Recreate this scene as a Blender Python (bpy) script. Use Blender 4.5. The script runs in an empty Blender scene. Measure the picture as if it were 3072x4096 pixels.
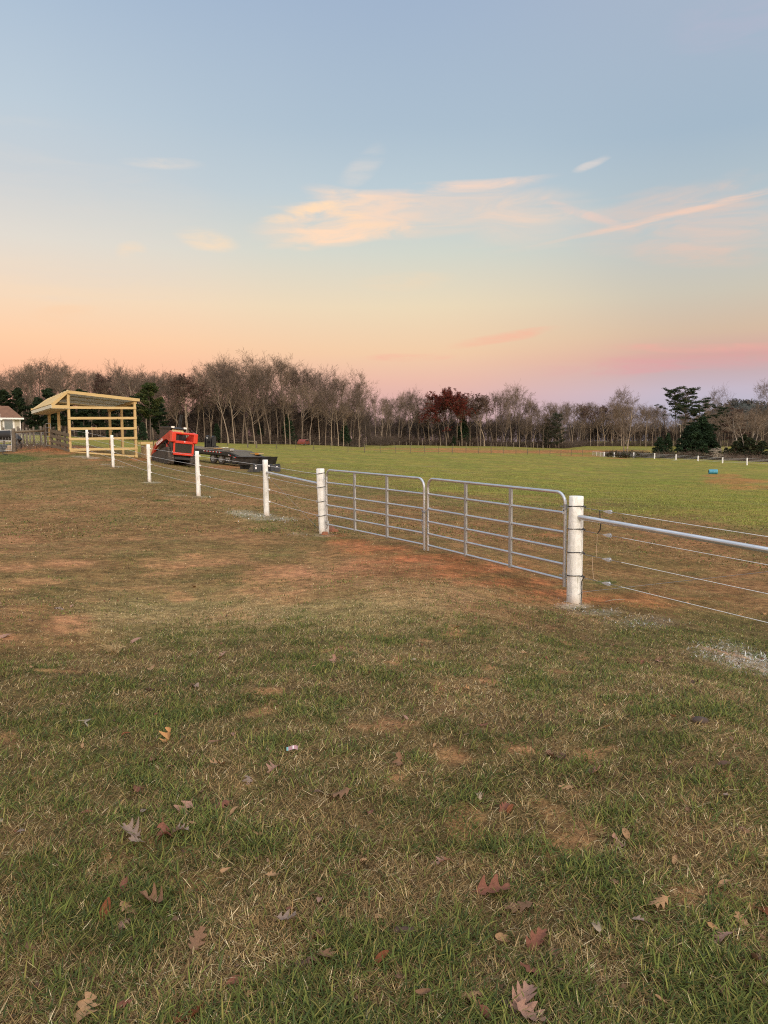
import bpy, math, random
import numpy as np
from mathutils import Vector, Matrix, Euler

SC = bpy.context.scene
COL = SC.collection
R = math.radians
random.seed(11)
RNG = np.random.default_rng(7)

# ------------------------------------------------------------------ camera
EYE = 1.55
cam_d = bpy.data.cameras.new('camera')
cam = bpy.data.objects.new('camera', cam_d)
COL.objects.link(cam)
CM = Matrix.Rotation(R(90 - 5.14), 3, 'X') @ Matrix.Rotation(R(-0.35), 3, 'Z')
cam.matrix_world = Matrix.Translation((0, 0, EYE)) @ CM.to_4x4()
cam_d.sensor_fit = 'HORIZONTAL'
cam_d.sensor_width = 36
cam_d.lens = 36 * 3070 / 3072
cam_d.clip_start = 0.05
cam_d.clip_end = 20000
SC.camera = cam
F = 3070.0

def ray(u, v):
    return CM @ Vector(((u - 1536) / F, -(v - 2048) / F, -1.0))

def at(u, v, Y):
    d = ray(u, v)
    s = Y / d.y
    return Vector((d.x * s, Y, EYE + d.z * s))

CMN = np.array(CM)
def project(x, y, z):
    q = np.stack([x, y, z - EYE], -1) @ CMN      # = CM^T p
    w = np.maximum(-q[..., 2], 1e-3)
    return 1536 + F * q[..., 0] / w, 2048 - F * q[..., 1] / w

# ------------------------------------------------------------------ render settings
SC.render.engine = 'CYCLES'
SC.view_settings.view_transform = 'Standard'
SC.view_settings.look = 'None'
SC.view_settings.gamma = 1
SC.view_settings.exposure = 0.03
SC.view_settings.use_curve_mapping = False
SC.cycles.use_denoising = False
SC.cycles.filter_width = 1.1
SC.cycles.max_bounces = 5
SC.cycles.diffuse_bounces = 3
SC.cycles.glossy_bounces = 3
SC.cycles.transparent_max_bounces = 8
SC.cycles.sample_clamp_indirect = 4.0

# ------------------------------------------------------------------ node helpers
class NT:
    def __init__(s, tree):
        s.t = tree; s.n = tree.nodes; s.l = tree.links
    def node(s, typ, **kw):
        n = s.n.new(typ)
        for k, v in kw.items(): setattr(n, k, v)
        return n
    def put(s, sock, v):
        if isinstance(v, bpy.types.NodeSocket): s.l.new(v, sock)
        elif v is not None:
            if hasattr(sock.default_value, '__len__') and not hasattr(v, '__len__'): v = [v] * len(sock.default_value)
            if hasattr(v, '__len__') and len(v) == 3 and len(sock.default_value) == 4: v = (*v, 1)
            sock.default_value = v
    def m(s, op, a, b=None, c=None, clamp=False):
        n = s.node('ShaderNodeMath', operation=op); n.use_clamp = clamp
        s.put(n.inputs[0], a)
        if b is not None: s.put(n.inputs[1], b)
        if c is not None: s.put(n.inputs[2], c)
        return n.outputs[0]
    def mix(s, f, a, b, blend='MIX'):
        n = s.node('ShaderNodeMix', data_type='RGBA', blend_type=blend)
        s.put(n.inputs[0], f); s.put(n.inputs[6], a); s.put(n.inputs[7], b)
        return n.outputs[2]
    def noise(s, vec, scale, detail=3, rough=0.55, dist=0.0):
        n = s.node('ShaderNodeTexNoise')
        if vec is not None: s.put(n.inputs['Vector'], vec)
        n.inputs['Scale'].default_value = scale; n.inputs['Detail'].default_value = detail
        n.inputs['Roughness'].default_value = rough; n.inputs['Distortion'].default_value = dist
        return n.outputs['Fac']
    def ramp(s, f, stops, interp='LINEAR'):
        n = s.node('ShaderNodeValToRGB'); cr = n.color_ramp; cr.interpolation = interp
        while len(cr.elements) < len(stops): cr.elements.new(0.5)
        for e, (p, c) in zip(cr.elements, stops):
            e.position = p; e.color = (*c, 1) if len(c) == 3 else c
        s.put(n.inputs[0], f)
        return n.outputs[0]
    def rng(s, v, a, b, c=0.0, d=1.0, smooth=True):
        n = s.node('ShaderNodeMapRange'); n.clamp = True
        if smooth: n.interpolation_type = 'SMOOTHSTEP'
        s.put(n.inputs['Value'], v)
        for k, x in zip(('From Min', 'From Max', 'To Min', 'To Max'), (a, b, c, d)): n.inputs[k].default_value = x
        return n.outputs[0]
    def vec(s, x, y, z):
        n = s.node('ShaderNodeCombineXYZ')
        for i, q in enumerate((x, y, z)): s.put(n.inputs[i], q)
        return n.outputs[0]

def lin(r, g, b):
    return tuple(((c / 255) / 12.92 if c / 255 <= 0.04045 else ((c / 255 + 0.055) / 1.055) ** 2.4) for c in (r, g, b))

# ------------------------------------------------------------------ sky (dusk: soft anti-twilight sky ahead, bright afterglow behind the viewer)
def azel(u, v):
    d = ray(u, v).normalized()
    return math.degrees(math.atan2(d.x, d.y)), math.degrees(math.asin(d.z))

world = bpy.data.worlds.new('World'); SC.world = world; world.use_nodes = True
W = NT(world.node_tree); W.n.clear()
tc = W.node('ShaderNodeTexCoord').outputs['Generated']
sp = W.node('ShaderNodeSeparateXYZ'); W.put(sp.inputs[0], tc)
X_, Y_, Z_ = sp.outputs
EL = W.m('MULTIPLY', W.m('ARCSINE', Z_), 57.29578)
AZ = W.m('MULTIPLY', W.m('ARCTAN2', X_, Y_), 57.29578)
E0, E1 = -5.0, 90.0
def sky_ramp(pts):
    return [((e - E0) / (E1 - E0), lin(*c)) for e, c in pts]
fe = W.m('DIVIDE', W.m('SUBTRACT', EL, E0), E1 - E0, clamp=True)
rampL = W.ramp(fe, sky_ramp([(-5, (235, 165, 150)), (3, (245, 178, 155)), (5.2, (255, 193, 156)), (7.2, (254, 207, 168)), (9.8, (246, 217, 187)), (13.5, (226, 219, 208)), (17.5, (200, 207, 212)), (21.5, (188, 203, 215)), (28.5, (168, 188, 210)), (90, (150, 168, 200))]))
rampC = W.ramp(fe, sky_ramp([(-5, (200, 175, 180)), (3, (222, 178, 174)), (4.6, (234, 188, 170)), (6.6, (241, 204, 168)), (9.8, (234, 216, 185)), (13.5, (209, 213, 202)), (17.5, (187, 203, 211)), (21.5, (171, 190, 206)), (28.5, (160, 179, 203)), (90, (150, 168, 200))]))
rampR = W.ramp(fe, sky_ramp([(-5, (165, 172, 190)), (1.5, (180, 182, 202)), (3.4, (196, 185, 200)), (4.6, (198, 175, 180)), (5.8, (212, 168, 160)), (7.4, (212, 186, 162)), (10, (203, 196, 180)), (14.5, (184, 197, 201)), (20, (163, 183, 200)), (28.5, (166, 180, 200)), (90, (150, 168, 200))]))
azw = W.noise(tc, 2.2, 2)
az2 = W.m('ADD', AZ, W.m('MULTIPLY', W.m('SUBTRACT', azw, 0.5), 14))
sky = W.mix(W.rng(az2, -27, 3), rampL, rampC)
sky = W.mix(W.rng(az2, 0, 25), sky, rampR)

NV = W.vec(W.m('MULTIPLY', AZ, 0.2), EL, 3.7)
NF = W.noise(NV, 0.95, 6, 0.62, 0.8)          # fine streaks, drawn out along the horizon
NW = W.noise(W.vec(W.m('MULTIPLY', AZ, 0.14), W.m('MULTIPLY', EL, 0.8), 9.1), 0.42, 2, 0.5, 1.2)
NWc = W.m('SUBTRACT', NW, 0.5)
def cloud(pts, half, strength, colr, seed, stretch=5.0, soft=0.9, wob=1.0):
    """a wisp from photo point to photo point, fixed to the sky by azimuth and elevation"""
    global sky
    (a0, e0), (a1, e1) = azel(*pts[0]), azel(*pts[1])
    L = math.hypot(a1 - a0, e1 - e0); cx, cy = (a0 + a1) / 2, (e0 + e1) / 2
    ux, uy = (a1 - a0) / L, (e1 - e0) / L
    s = W.m('ADD', W.m('MULTIPLY', AZ, ux * 2 / L), W.m('MULTIPLY_ADD', EL, uy * 2 / L, -(cx * ux + cy * uy) * 2 / L))
    t = W.m('SUBTRACT', W.m('MULTIPLY_ADD', EL, ux / half, -(cy * ux - cx * uy) / half), W.m('MULTIPLY', AZ, uy / half))
    tw = W.m('MULTIPLY_ADD', NWc, 2.2 * wob, t)
    r2 = W.m('ADD', W.m('MULTIPLY', s, s), W.m('MULTIPLY', tw, tw))
    body = W.m('MULTIPLY', W.rng(r2, 1.25, 0.0), W.rng(NF, 0.5 - 0.25 * soft, 0.5 + 0.3 * soft))
    sky = W.mix(W.m('MULTIPLY', body, strength * 1.15, clamp=True), sky, lin(*colr))

cloud([(1000, 905), (1740, 860)], 1.25, 1.1, (253, 219, 190), 1, 4.0, 1.1, 1.5)
cloud([(1030, 885), (1500, 800)], 0.5, 0.9, (255, 222, 186), 21, 4.0, 0.6, 1.2)
cloud([(1200, 840), (1700, 915)], 0.45, 0.9, (255, 220, 186), 22, 4.0, 0.6, 1.2)
cloud([(1210, 760), (1700, 840)], 1.1, 1.0, (250, 219, 194), 2, 4.0, 1.2, 1.3)
cloud([(1440, 765), (2230, 712)], 0.55, 0.85, (250, 216, 194), 3, 6.0, 1.0, 1.6)
cloud([(1350, 830), (2450, 850)], 1.9, 1.0, (240, 212, 192), 4, 6.0, 1.7, 0.8)
cloud([(2140, 980), (3800, 552)], 0.24, 0.8, (252, 208, 182), 5, 9.0, 0.8, 0.35)
cloud([(2400, 935), (3800, 520)], 0.17, 0.75, (250, 212, 190), 23, 9.0, 0.8, 0.3)
cloud([(2150, 790), (2560, 930)], 0.35, 0.5, (244, 206, 190), 24, 6.0, 0.8, 0.6)
cloud([(2300, 900), (3400, 830)], 2.2, 0.7, (230, 200, 184), 6, 6.0, 1.2)
cloud([(2500, 1010), (3100, 1030)], 0.9, 0.45, (236, 196, 176), 7, 6.0)
cloud([(470, 640), (820, 665)], 0.4, 0.5, (240, 222, 205), 8, 7.0)
cloud([(1340, 740), (1540, 590)], 0.8, 0.4, (226, 216, 208), 9, 3.0)
cloud([(2290, 695), (2440, 620)], 0.42, 0.62, (244, 224, 210), 10, 2.6, 1.0, 1.8)
cloud([(690, 935), (960, 975)], 0.75, 0.8, (252, 222, 188), 11, 3.0)
cloud([(460, 1008), (590, 1000)], 0.6, 0.7, (250, 220, 186), 12, 2.5)
cloud([(1780, 1385), (2250, 1310)], 0.38, 0.8, (246, 184, 158), 13, 8.0)
cloud([(1450, 1440), (1830, 1420)], 0.32, 0.7, (246, 176, 158), 14, 8.0)
cloud([(2420, 1385), (3300, 1390)], 0.4, 0.7, (240, 172, 160), 15, 8.0)
cloud([(2100, 1480), (3300, 1410)], 0.8, 0.6, (226, 160, 164), 16, 9.0)
cloud([(1400, 1140), (1850, 1120)], 0.7, 0.35, (246, 214, 178), 17, 6.0)
cloud([(100, 1280), (420, 1240)], 0.6, 0.35, (252, 206, 166), 18, 6.0)
cloud([(2650, 150), (3300, -60)], 2.2, 0.4, (186, 182, 202), 19, 4.0, 1.2)
cloud([(-600, 760), (1000, 1000)], 5, 0.25, (222, 214, 206), 20, 5.0, 1.3)

# the afterglow: the western half of the sky, behind the viewer
west = W.rng(W.m('ADD', W.m('MULTIPLY', Y_, -1.0), W.m('MULTIPLY', X_, 0.35)), -0.05, 0.95)
glow = W.mix(W.rng(EL, 0, 50), (2.7, 2.05, 1.55), (1.7, 1.75, 1.95))
sky = W.mix(west, sky, glow)
# overhead sky, out of view, brightened past dusk level as added fill light
sky = W.mix(W.rng(EL, 33, 70), sky, (1.25, 1.3, 1.42))
bg = W.node('ShaderNodeBackground'); W.put(bg.inputs[0], sky); bg.inputs[1].default_value = 1.0
wo = W.node('ShaderNodeOutputWorld'); W.l.new(bg.outputs[0], wo.inputs[0])

sun_d = bpy.data.lights.new('sun', 'SUN'); sun_d.energy = 1.5; sun_d.angle = R(13); sun_d.color = (1, 0.86, 0.70)
sun = bpy.data.objects.new('sun', sun_d); COL.objects.link(sun)
sun.rotation_euler = Vector((0.42, -0.83, 0.42)).to_track_quat('Z', 'Y').to_euler()

# ------------------------------------------------------------------ numpy noise
def _h(ix, iy, seed):
    n = (ix.astype(np.int64) * 374761393 + iy.astype(np.int64) * 668265263 + seed * 974634777) & 0xFFFFFFFF
    n = ((n ^ (n >> 13)) * 1274126177) & 0xFFFFFFFF
    n = n ^ (n >> 16)
    return (n & 0xFFFFFF) / float(0xFFFFFF)
def vnoise(x, y, seed=0):
    ix = np.floor(x); iy = np.floor(y); fx = x - ix; fy = y - iy
    fx = fx * fx * (3 - 2 * fx); fy = fy * fy * (3 - 2 * fy)
    a = _h(ix, iy, seed); b = _h(ix + 1, iy, seed); c = _h(ix, iy + 1, seed); d = _h(ix + 1, iy + 1, seed)
    return a + (b - a) * fx + (c - a) * fy + (a - b - c + d) * fx * fy
def fbm(x, y, scale, octv=4, seed=0, gain=0.5):
    x = np.asarray(x, float) / scale; y = np.asarray(y, float) / scale
    s = 0; a = 1; t = 0
    for i in range(octv):
        s = s + a * vnoise(x, y, seed + i * 17); t += a; a *= gain
        x, y = x * 1.93 + 3.1, y * 1.93 - 1.7
    return s / t
def sst(a, b, x):
    t = np.clip((x - a) / (b - a), 0, 1); return t * t * (3 - 2 * t)

# ------------------------------------------------------------------ terrain heights, interpolated between surveyed points (u, v, distance)
CP = [(2297, 2415, 10.4), (1292, 2130, 17.2), (1705, 2205, 13.9), (1067, 2062, 20.4), (794, 1985, 25.6), (598, 1928, 30.7),
      (455, 1868, 36), (355, 1832, 41.9), (281, 1805, 44), (545, 1828, 46.5), (3130, 2650, 8.13), (700, 1856, 46), (850, 1858, 57.5),
      (1120, 1888, 49), (1536, 2000, 29), (1536, 1900, 52), (1536, 1850, 86), (1536, 1818, 138), (1536, 1791, 190), (1500, 1788, 205),
      (3000, 2200, 18.3), (2900, 2010, 34), (2835, 1899, 90), (3000, 1950, 60), (2600, 1900, 90), (2300, 1850, 140), (2415, 1826, 215),
      (2535, 1831, 208), (2700, 1839, 198), (3000, 1857, 185), (2500, 1788, 330), (3000, 1790, 330), (2000, 1814, 170), (2100, 1800, 240),
      (2100, 1789, 290), (0, 1900, 32), (0, 1806, 50), (200, 1790, 48), (150, 1778, 56), (80, 1768, 80), (100, 1739, 170), (350, 1750, 172),
      (600, 1762, 175), (1000, 1776, 180), (900, 1800, 110), (1250, 1782, 185), (0, 2050, 21), (0, 2350, 9.2), (800, 2350, 10.3),
      (600, 1800, 80), (-300, 1790, 50), (-300, 1735, 170), (3400, 1870, 180), (3400, 1790, 330), (300, 1768, 80), (1300, 1950, 38), (3400, 2150, 20)]
pts = [at(*p) for p in CP]
pts = [(p.x, p.y, p.z) for p in pts]
for th in range(-40, 41, 16):
    for d, z in ((0.0, 0.0), (2.0, 0.0), (5.0, -0.10)):
        pts.append((d * math.sin(R(th)), d * math.cos(R(th)), z))
    pts.append((900 * math.sin(R(th)), 900 * math.cos(R(th)), 1.5))
PA = np.array(pts)
def warp(x, y):
    d = np.hypot(x, y); th = np.arctan2(x, y)
    th = np.clip(th, -0.66, 0.66)
    return th * 3.2, np.log(d + 3.0)
wx, wy = warp(PA[:, 0], PA[:, 1])
# the points at the origin stand for every direction
k0 = np.where(np.hypot(PA[:, 0], PA[:, 1]) < 0.01)[0]
for i, k in enumerate(k0): wx[k] = -2.1 + 4.2 * i / max(1, len(k0) - 1)
def tk(r2): return 0.5 * r2 * np.log(r2 + 1e-9)
N_ = len(PA)
D2 = (wx[:, None] - wx) ** 2 + (wy[:, None] - wy) ** 2
A_ = np.zeros((N_ + 3, N_ + 3)); A_[:N_, :N_] = tk(D2) + np.eye(N_) * 2e-4
A_[:N_, N_] = 1; A_[:N_, N_ + 1] = wx; A_[:N_, N_ + 2] = wy; A_[N_:, :N_] = A_[:N_, N_:].T
SOL = np.linalg.solve(A_, np.concatenate([PA[:, 2], np.zeros(3)]))
def ground_z(x, y, micro=True):
    x = np.asarray(x, float); y = np.asarray(y, float)
    shp = x.shape; x = x.ravel(); y = y.ravel()
    a, b = warp(x, y); out = np.zeros_like(a)
    for s in range(0, len(a), 60000):
        e = s + 60000
        r2 = (a[s:e, None] - wx) ** 2 + (b[s:e, None] - wy) ** 2
        out[s:e] = tk(r2) @ SOL[:N_] + SOL[N_] + SOL[N_ + 1] * a[s:e] + SOL[N_ + 2] * b[s:e]
    d = np.hypot(x, y); th = np.abs(np.arctan2(x, y))
    flat = np.where(d > 3, -0.5, 0.0) * sst(3, 60, d)
    out = out + (flat - out) * sst(1.2, 2.4, th)
    out = out * sst(0, 1.5, d)
    if micro:
        out = out + (fbm(x, y, 2.2, 3, 5) - 0.5) * 0.10 * sst(0.5, 3, d) + (fbm(x, y, 0.35, 3, 9) - 0.5) * 0.030 * (1 - sst(20, 60, d)) \
              + (fbm(x, y, 14, 3, 15) - 0.5) * 0.35 * sst(30, 90, d)
    return out.reshape(shp)
def gz(x, y): return float(ground_z(np.array([x]), np.array([y]))[0])
_YS = np.geomspace(0.9, 420, 900)
def ghit(u, v):
    d = ray(u, v); s = _YS / d.y
    xs = d.x * s; zs = EYE + d.z * s
    g = ground_z(xs, _YS); below = np.where(zs < g)[0]
    if len(below) == 0: i = len(_YS) - 1
    else: i = below[0]
    if i == 0: return Vector((xs[0], _YS[0], g[0]))
    a0, a1 = zs[i - 1] - g[i - 1], zs[i] - g[i]
    t = a0 / (a0 - a1) if a0 != a1 else 0
    Y = _YS[i - 1] + (_YS[i] - _YS[i - 1]) * min(1, max(0, t))
    x = d.x * Y / d.y
    return Vector((x, Y, gz(x, Y)))
def on(u, Y):
    """ground point in the direction of photo column u, Y metres out"""
    p = at(u, 1790, Y); return Vector((p.x, Y, gz(p.x, Y)))

# ------------------------------------------------------------------ mesh helpers
def tag(o, label=None, cat=None, group=None, kind=None):
    if label: o['label'] = label
    if cat: o['category'] = cat
    if group: o['group'] = group
    if kind: o['kind'] = kind
    return o
def thing(name, label, cat, loc=(0, 0, 0), rotz=0, group=None):
    o = bpy.data.objects.new(name, None); COL.objects.link(o); o.empty_display_size = 0.2
    o.location = loc; o.rotation_euler = (0, 0, rotz)
    return tag(o, label, cat, group)
def basis(o):
    return Matrix.LocRotScale(o.location, o.rotation_euler, o.scale)
class MB:
    def __init__(s): s.v = []; s.f = []; s.sm = []; s.mi = []; s.cur = 0
    def add(s, vs, fs, smooth=False):
        b = len(s.v); s.v.extend([tuple(q) for q in vs])
        for f in fs: s.f.append(tuple(i + b for i in f)); s.sm.append(smooth); s.mi.append(s.cur)
        return s
    def box(s, c, size, rot=None, bev=0.0):
        hx, hy, hz = [q / 2 for q in size]; c = Vector(c)
        M = rot if rot is not None else Matrix.Identity(3)
        vs = [c + M @ Vector((x * hx, y * hy, z * hz)) for x in (-1, 1) for y in (-1, 1) for z in (-1, 1)]
        return s.add(vs, [(0, 1, 3, 2), (4, 6, 7, 5), (0, 4, 5, 1), (2, 3, 7, 6), (0, 2, 6, 4), (1, 5, 7, 3)])
    def beam(s, p0, p1, w, h, up=(0, 0, 1)):
        """a board from p0 to p1, h along up, w across"""
        p0 = Vector(p0); p1 = Vector(p1); d = (p1 - p0); L = d.length; d.normalize()
        up = Vector(up); sd = d.cross(up)
        if sd.length < 1e-4: sd = d.cross(Vector((1, 0, 0)))
        sd.normalize(); u2 = sd.cross(d).normalized()
        vs = []
        for q in (p0, p1):
            for a, b in ((-1, -1), (1, -1), (1, 1), (-1, 1)): vs.append(q + sd * a * w / 2 + u2 * b * h / 2)
        return s.add(vs, [(0, 1, 2, 3), (7, 6, 5, 4), (0, 4, 5, 1), (1, 5, 6, 2), (2, 6, 7, 3), (3, 7, 4, 0)])
    def tube(s, ps, r, n=8, caps=True, smooth=True):
        ps = [Vector(p) for p in ps]; rr = r if hasattr(r, '__len__') else [r] * len(ps)
        vs = []; fs = []; prev = None
        for i, p in enumerate(ps):
            d = (ps[min(i + 1, len(ps) - 1)] - ps[max(i - 1, 0)]).normalized()
            if prev is None: sd = d.cross(Vector((0, 0, 1)) if abs(d.z) < 0.95 else Vector((1, 0, 0))).normalized()
            else: sd = (prev - d * prev.dot(d)).normalized()
            prev = sd; u2 = d.cross(sd)
            for k in range(n):
                a = 2 * math.pi * k / n; vs.append(p + (sd * math.cos(a) + u2 * math.sin(a)) * rr[i])
        for i in range(len(ps) - 1):
            for k in range(n): a = i * n + k; b = i * n + (k + 1) % n; fs.append((a, b, b + n, a + n))
        s.add(vs, fs, smooth)
        if caps:
            s.add(vs[:n], [tuple(reversed(range(n)))]); s.add(vs[-n:], [tuple(range(n))])
        return s
    def prism(s, outline, p0, ax, ay, thick_vec):
        """outline in (a,b) laid from p0 along ax, ay, extruded by thick_vec"""
        p0 = Vector(p0); ax = Vector(ax); ay = Vector(ay); t = Vector(thick_vec); n = len(outline)
        a = [p0 + ax * x + ay * y for x, y in outline]; b = [q + t for q in a]
        fs = [tuple(range(n)), tuple(range(2 * n - 1, n - 1, -1))] + [(i, i + n, (i + 1) % n + n, (i + 1) % n) for i in range(n)]
        return s.add(a + b, fs)
    def build(s, name, mats, parent=None, world=False, bevel=0.0):
        me = bpy.data.meshes.new(name); vs = s.v
        if world and parent is not None:
            inv = basis(parent).inverted(); vs = [tuple(inv @ Vector(q)) for q in vs]
        me.from_pydata(vs, [], s.f); me.update()
        for m_ in (mats if isinstance(mats, (list, tuple)) else [mats]): me.materials.append(m_)
        me.polygons.foreach_set('use_smooth', s.sm); me.polygons.foreach_set('material_index', s.mi)
        o = bpy.data.objects.new(name, me); COL.objects.link(o)
        if parent is not None: o.parent = parent
        if bevel:
            bm_ = o.modifiers.new('bevel', 'BEVEL'); bm_.width = bevel; bm_.segments = 2; bm_.limit_method = 'ANGLE'
        return o

def fastmesh(name, V, Q, T, C=None, smooth=False, attrs=None):
    me = bpy.data.meshes.new(name); nv = len(V)
    nq = 0 if Q is None else len(Q); nt = 0 if T is None else len(T)
    loops = []; 
    if nq: loops.append(np.asarray(Q).ravel())
    if nt: loops.append(np.asarray(T).ravel())
    loops = np.concatenate(loops).astype(np.int32)
    starts = np.concatenate([np.arange(nq) * 4, nq * 4 + np.arange(nt) * 3]).astype(np.int32)
    me.vertices.add(nv); me.vertices.foreach_set('co', np.asarray(V, np.float32).ravel())
    me.loops.add(len(loops)); me.loops.foreach_set('vertex_index', loops)
    me.polygons.add(nq + nt); me.polygons.foreach_set('loop_start', starts)
    if smooth: me.polygons.foreach_set('use_smooth', np.ones(nq + nt, bool))
    me.update(calc_edges=True)
    if C is not None:
        ca = me.color_attributes.new('Col', 'FLOAT_COLOR', 'POINT')
        cc = np.ones((nv, 4), np.float32); cc[:, :3] = C; ca.data.foreach_set('color', cc.ravel())
    for k, a in (attrs or {}).items():
        at_ = me.attributes.new(k, 'FLOAT', 'POINT'); at_.data.foreach_set('value', np.asarray(a, np.float32))
    return me
def link(name, me, mats, parent=None):
    for m_ in (mats if isinstance(mats, (list, tuple)) else [mats]): me.materials.append(m_)
    o = bpy.data.objects.new(name, me); COL.objects.link(o)
    if parent is not None: o.parent = parent
    return o

# ------------------------------------------------------------------ materials
def mat(name, c1, c2=None, rough=0.7, metal=0.0, scale=5.0, stretch=(1, 1, 1), bump=0.0, bscale=None, spec=0.5, c3=None, s3=0.6, coat=0.0):
    m_ = bpy.data.materials.new(name); m_.use_nodes = True
    N = NT(m_.node_tree); b = N.n['Principled BSDF']
    b.inputs['Roughness'].default_value = rough; b.inputs['Metallic'].default_value = metal
    b.inputs['Specular IOR Level'].default_value = spec; b.inputs['Coat Weight'].default_value = coat
    co = N.node('ShaderNodeTexCoord').outputs['Object']
    mp = N.node('ShaderNodeMapping'); N.l.new(co, mp.inputs[0]); mp.inputs['Scale'].default_value = stretch
    v = mp.outputs[0]
    if c2 is not None:
        n = N.noise(v, scale, 5, 0.6)
        col = N.mix(N.rng(n, 0.35, 0.65), c1, c2)
        if c3 is not None:
            n3 = N.noise(v, scale * 3.3, 3, 0.6); col = N.mix(N.rng(n3, s3, s3 + 0.08), col, c3)
        N.l.new(col, b.inputs['Base Color'])
        r2 = N.rng(n, 0.3, 0.7, max(0, rough - 0.08), min(1, rough + 0.08)); N.l.new(r2, b.inputs['Roughness'])
    else: b.inputs['Base Color'].default_value = (*c1, 1)
    if bump:
        bn = N.node('ShaderNodeBump'); bn.inputs['Strength'].default_value = 0.6; bn.inputs['Distance'].default_value = bump
        N.l.new(N.noise(v, bscale or scale * 4, 4, 0.6), bn.inputs['Height']); N.l.new(bn.outputs[0], b.inputs['Normal'])
    return m_
def wood_mat(name, c1, c2, knot, rough=0.75, axis='X'):
    """planed or weathered timber: grain along the member, knots, end colour shifts per board"""
    m_ = bpy.data.materials.new(name); m_.use_nodes = True
    N = NT(m_.node_tree); b = N.n['Principled BSDF']; b.inputs['Roughness'].default_value = rough
    b.inputs['Specular IOR Level'].default_value = 0.25
    co = N.node('ShaderNodeTexCoord').outputs['Object']
    mp = N.node('ShaderNodeMapping'); N.l.new(co, mp.inputs[0])
    mp.inputs['Scale'].default_value = {'X': (1, 12, 12), 'Z': (12, 12, 1), 'Y': (12, 1, 12)}[axis]
    g = N.noise(mp.outputs[0], 1.8, 5, 0.6, 0.6)
    col = N.mix(N.rng(g, 0.3, 0.7), c1, c2)
    vo = N.node('ShaderNodeTexVoronoi'); N.l.new(co, vo.inputs['Vector']); vo.inputs['Scale'].default_value = 2.6
    col = N.mix(N.rng(vo.outputs['Distance'], 0.13, 0.05), col, knot)
    isl = N.node('ShaderNodeNewGeometry').outputs['Random Per Island']
    col = N.mix(0.35, col, N.mix(isl, (0.55, 0.5, 0.45), (1.0, 1.0, 1.0)), 'MULTIPLY')
    N.l.new(col, b.inputs['Base Color'])
    bn = N.node('ShaderNodeBump'); bn.inputs['Strength'].default_value = 0.4; bn.inputs['Distance'].default_value = 0.004
    N.l.new(g, bn.inputs['Height']); N.l.new(bn.outputs[0], b.inputs['Normal'])
    return m_
def vcol_mat(name, rough=0.8, trans=0.0, spec=0.2, jitter=0.0):
    m_ = bpy.data.materials.new(name); m_.use_nodes = True
    N = NT(m_.node_tree); b = N.n['Principled BSDF']; b.inputs['Roughness'].default_value = rough
    b.inputs['Specular IOR Level'].default_value = spec
    a = N.node('ShaderNodeAttribute', attribute_name='Col')
    N.l.new(a.outputs['Color'], b.inputs['Base Color'])
    if trans:
        out = N.n['Material Output']; tr = N.node('ShaderNodeBsdfTranslucent'); N.l.new(a.outputs['Color'], tr.inputs[0])
        mx = N.node('ShaderNodeMixShader'); mx.inputs[0].default_value = trans
        N.l.new(b.outputs[0], mx.inputs[1]); N.l.new(tr.outputs[0], mx.inputs[2]); N.l.new(mx.outputs[0], out.inputs[0])
    return m_
# ------------------------------------------------------------------ ground cover: what grows where
BARE = [(280, 2490, 90, 40, .9), (255, 2515, 110, 28, .8), (60, 2262, 110, 26, .8), (230, 2252, 140, 18, .8), (170, 2325, 130, 16, .8), (740, 2390, 65, 22, .8),
        (640, 2300, 80, 12, .5), (500, 2355, 200, 14, .45), (1085, 2765, 75, 18, .8), (1055, 2845, 45, 16, .7), (2085, 2998, 85, 20, .95), (1825, 3035, 90, 26, .7), (1585, 3110, 50, 26, .7),
        (1800, 2541, 55, 14, .9), (30, 2955, 50, 30, .6), (230, 2940, 50, 20, .4), (20, 2555, 50, 18, .6), (2650, 2920, 70, 14, .5), (1580, 3070, 25, 14, .6), (1290, 2345, 120, 12, .5), (1180, 2275, 60, 14, .5),
        (1950, 2670, 45, 16, .5), (2860, 3100, 80, 20, .4), (40, 2360, 90, 16, .6), (350, 2400, 60, 10, .5)]
CLAY = [(1850, 2275, 520, 55, .38), (1500, 2200, 300, 40, .2), (2350, 2395, 380, 42, .4), (1390, 2170, 110, 18, .9), (1500, 2200, 200, 22, .85), (1700, 2235, 260, 24, .9), (1900, 2275, 260, 26, .95), (2100, 2330, 260, 24, 1.0), (2250, 2370, 200, 22, 1.0), (1840, 2300, 150, 14, .8),
        (2430, 2400, 220, 24, 1.0), (2620, 2420, 160, 14, .7), (2520, 2380, 160, 14, .7), (2700, 2395, 200, 10, .5), (2200, 2140, 80, 10, .6), (1560, 2250, 180, 10, .5), (2130, 2400, 140, 10, .5), (1340, 2140, 60, 10, .9), (2750, 2280, 50, 10, .4),
        (1980, 1806, 330, 7, .9), (2200, 1806, 420, 8, .95), (1750, 1796, 300, 3.5, .8), (2350, 1822, 120, 6, .6), (880, 1868, 120, 7, .7), (1230, 1853, 120, 2, .5), (560, 1838, 70, 6, .9), (430, 1840, 90, 5, .5),
        (200, 1795, 190, 13, .7), (60, 1800, 160, 12, .6), (250, 1812, 60, 6, .6), (2950, 1925, 200, 14, .7), (2870, 1903, 90, 8, .6), (3060, 1950, 160, 12, .6), (2480, 1833, 60, 4, .6)]
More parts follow.
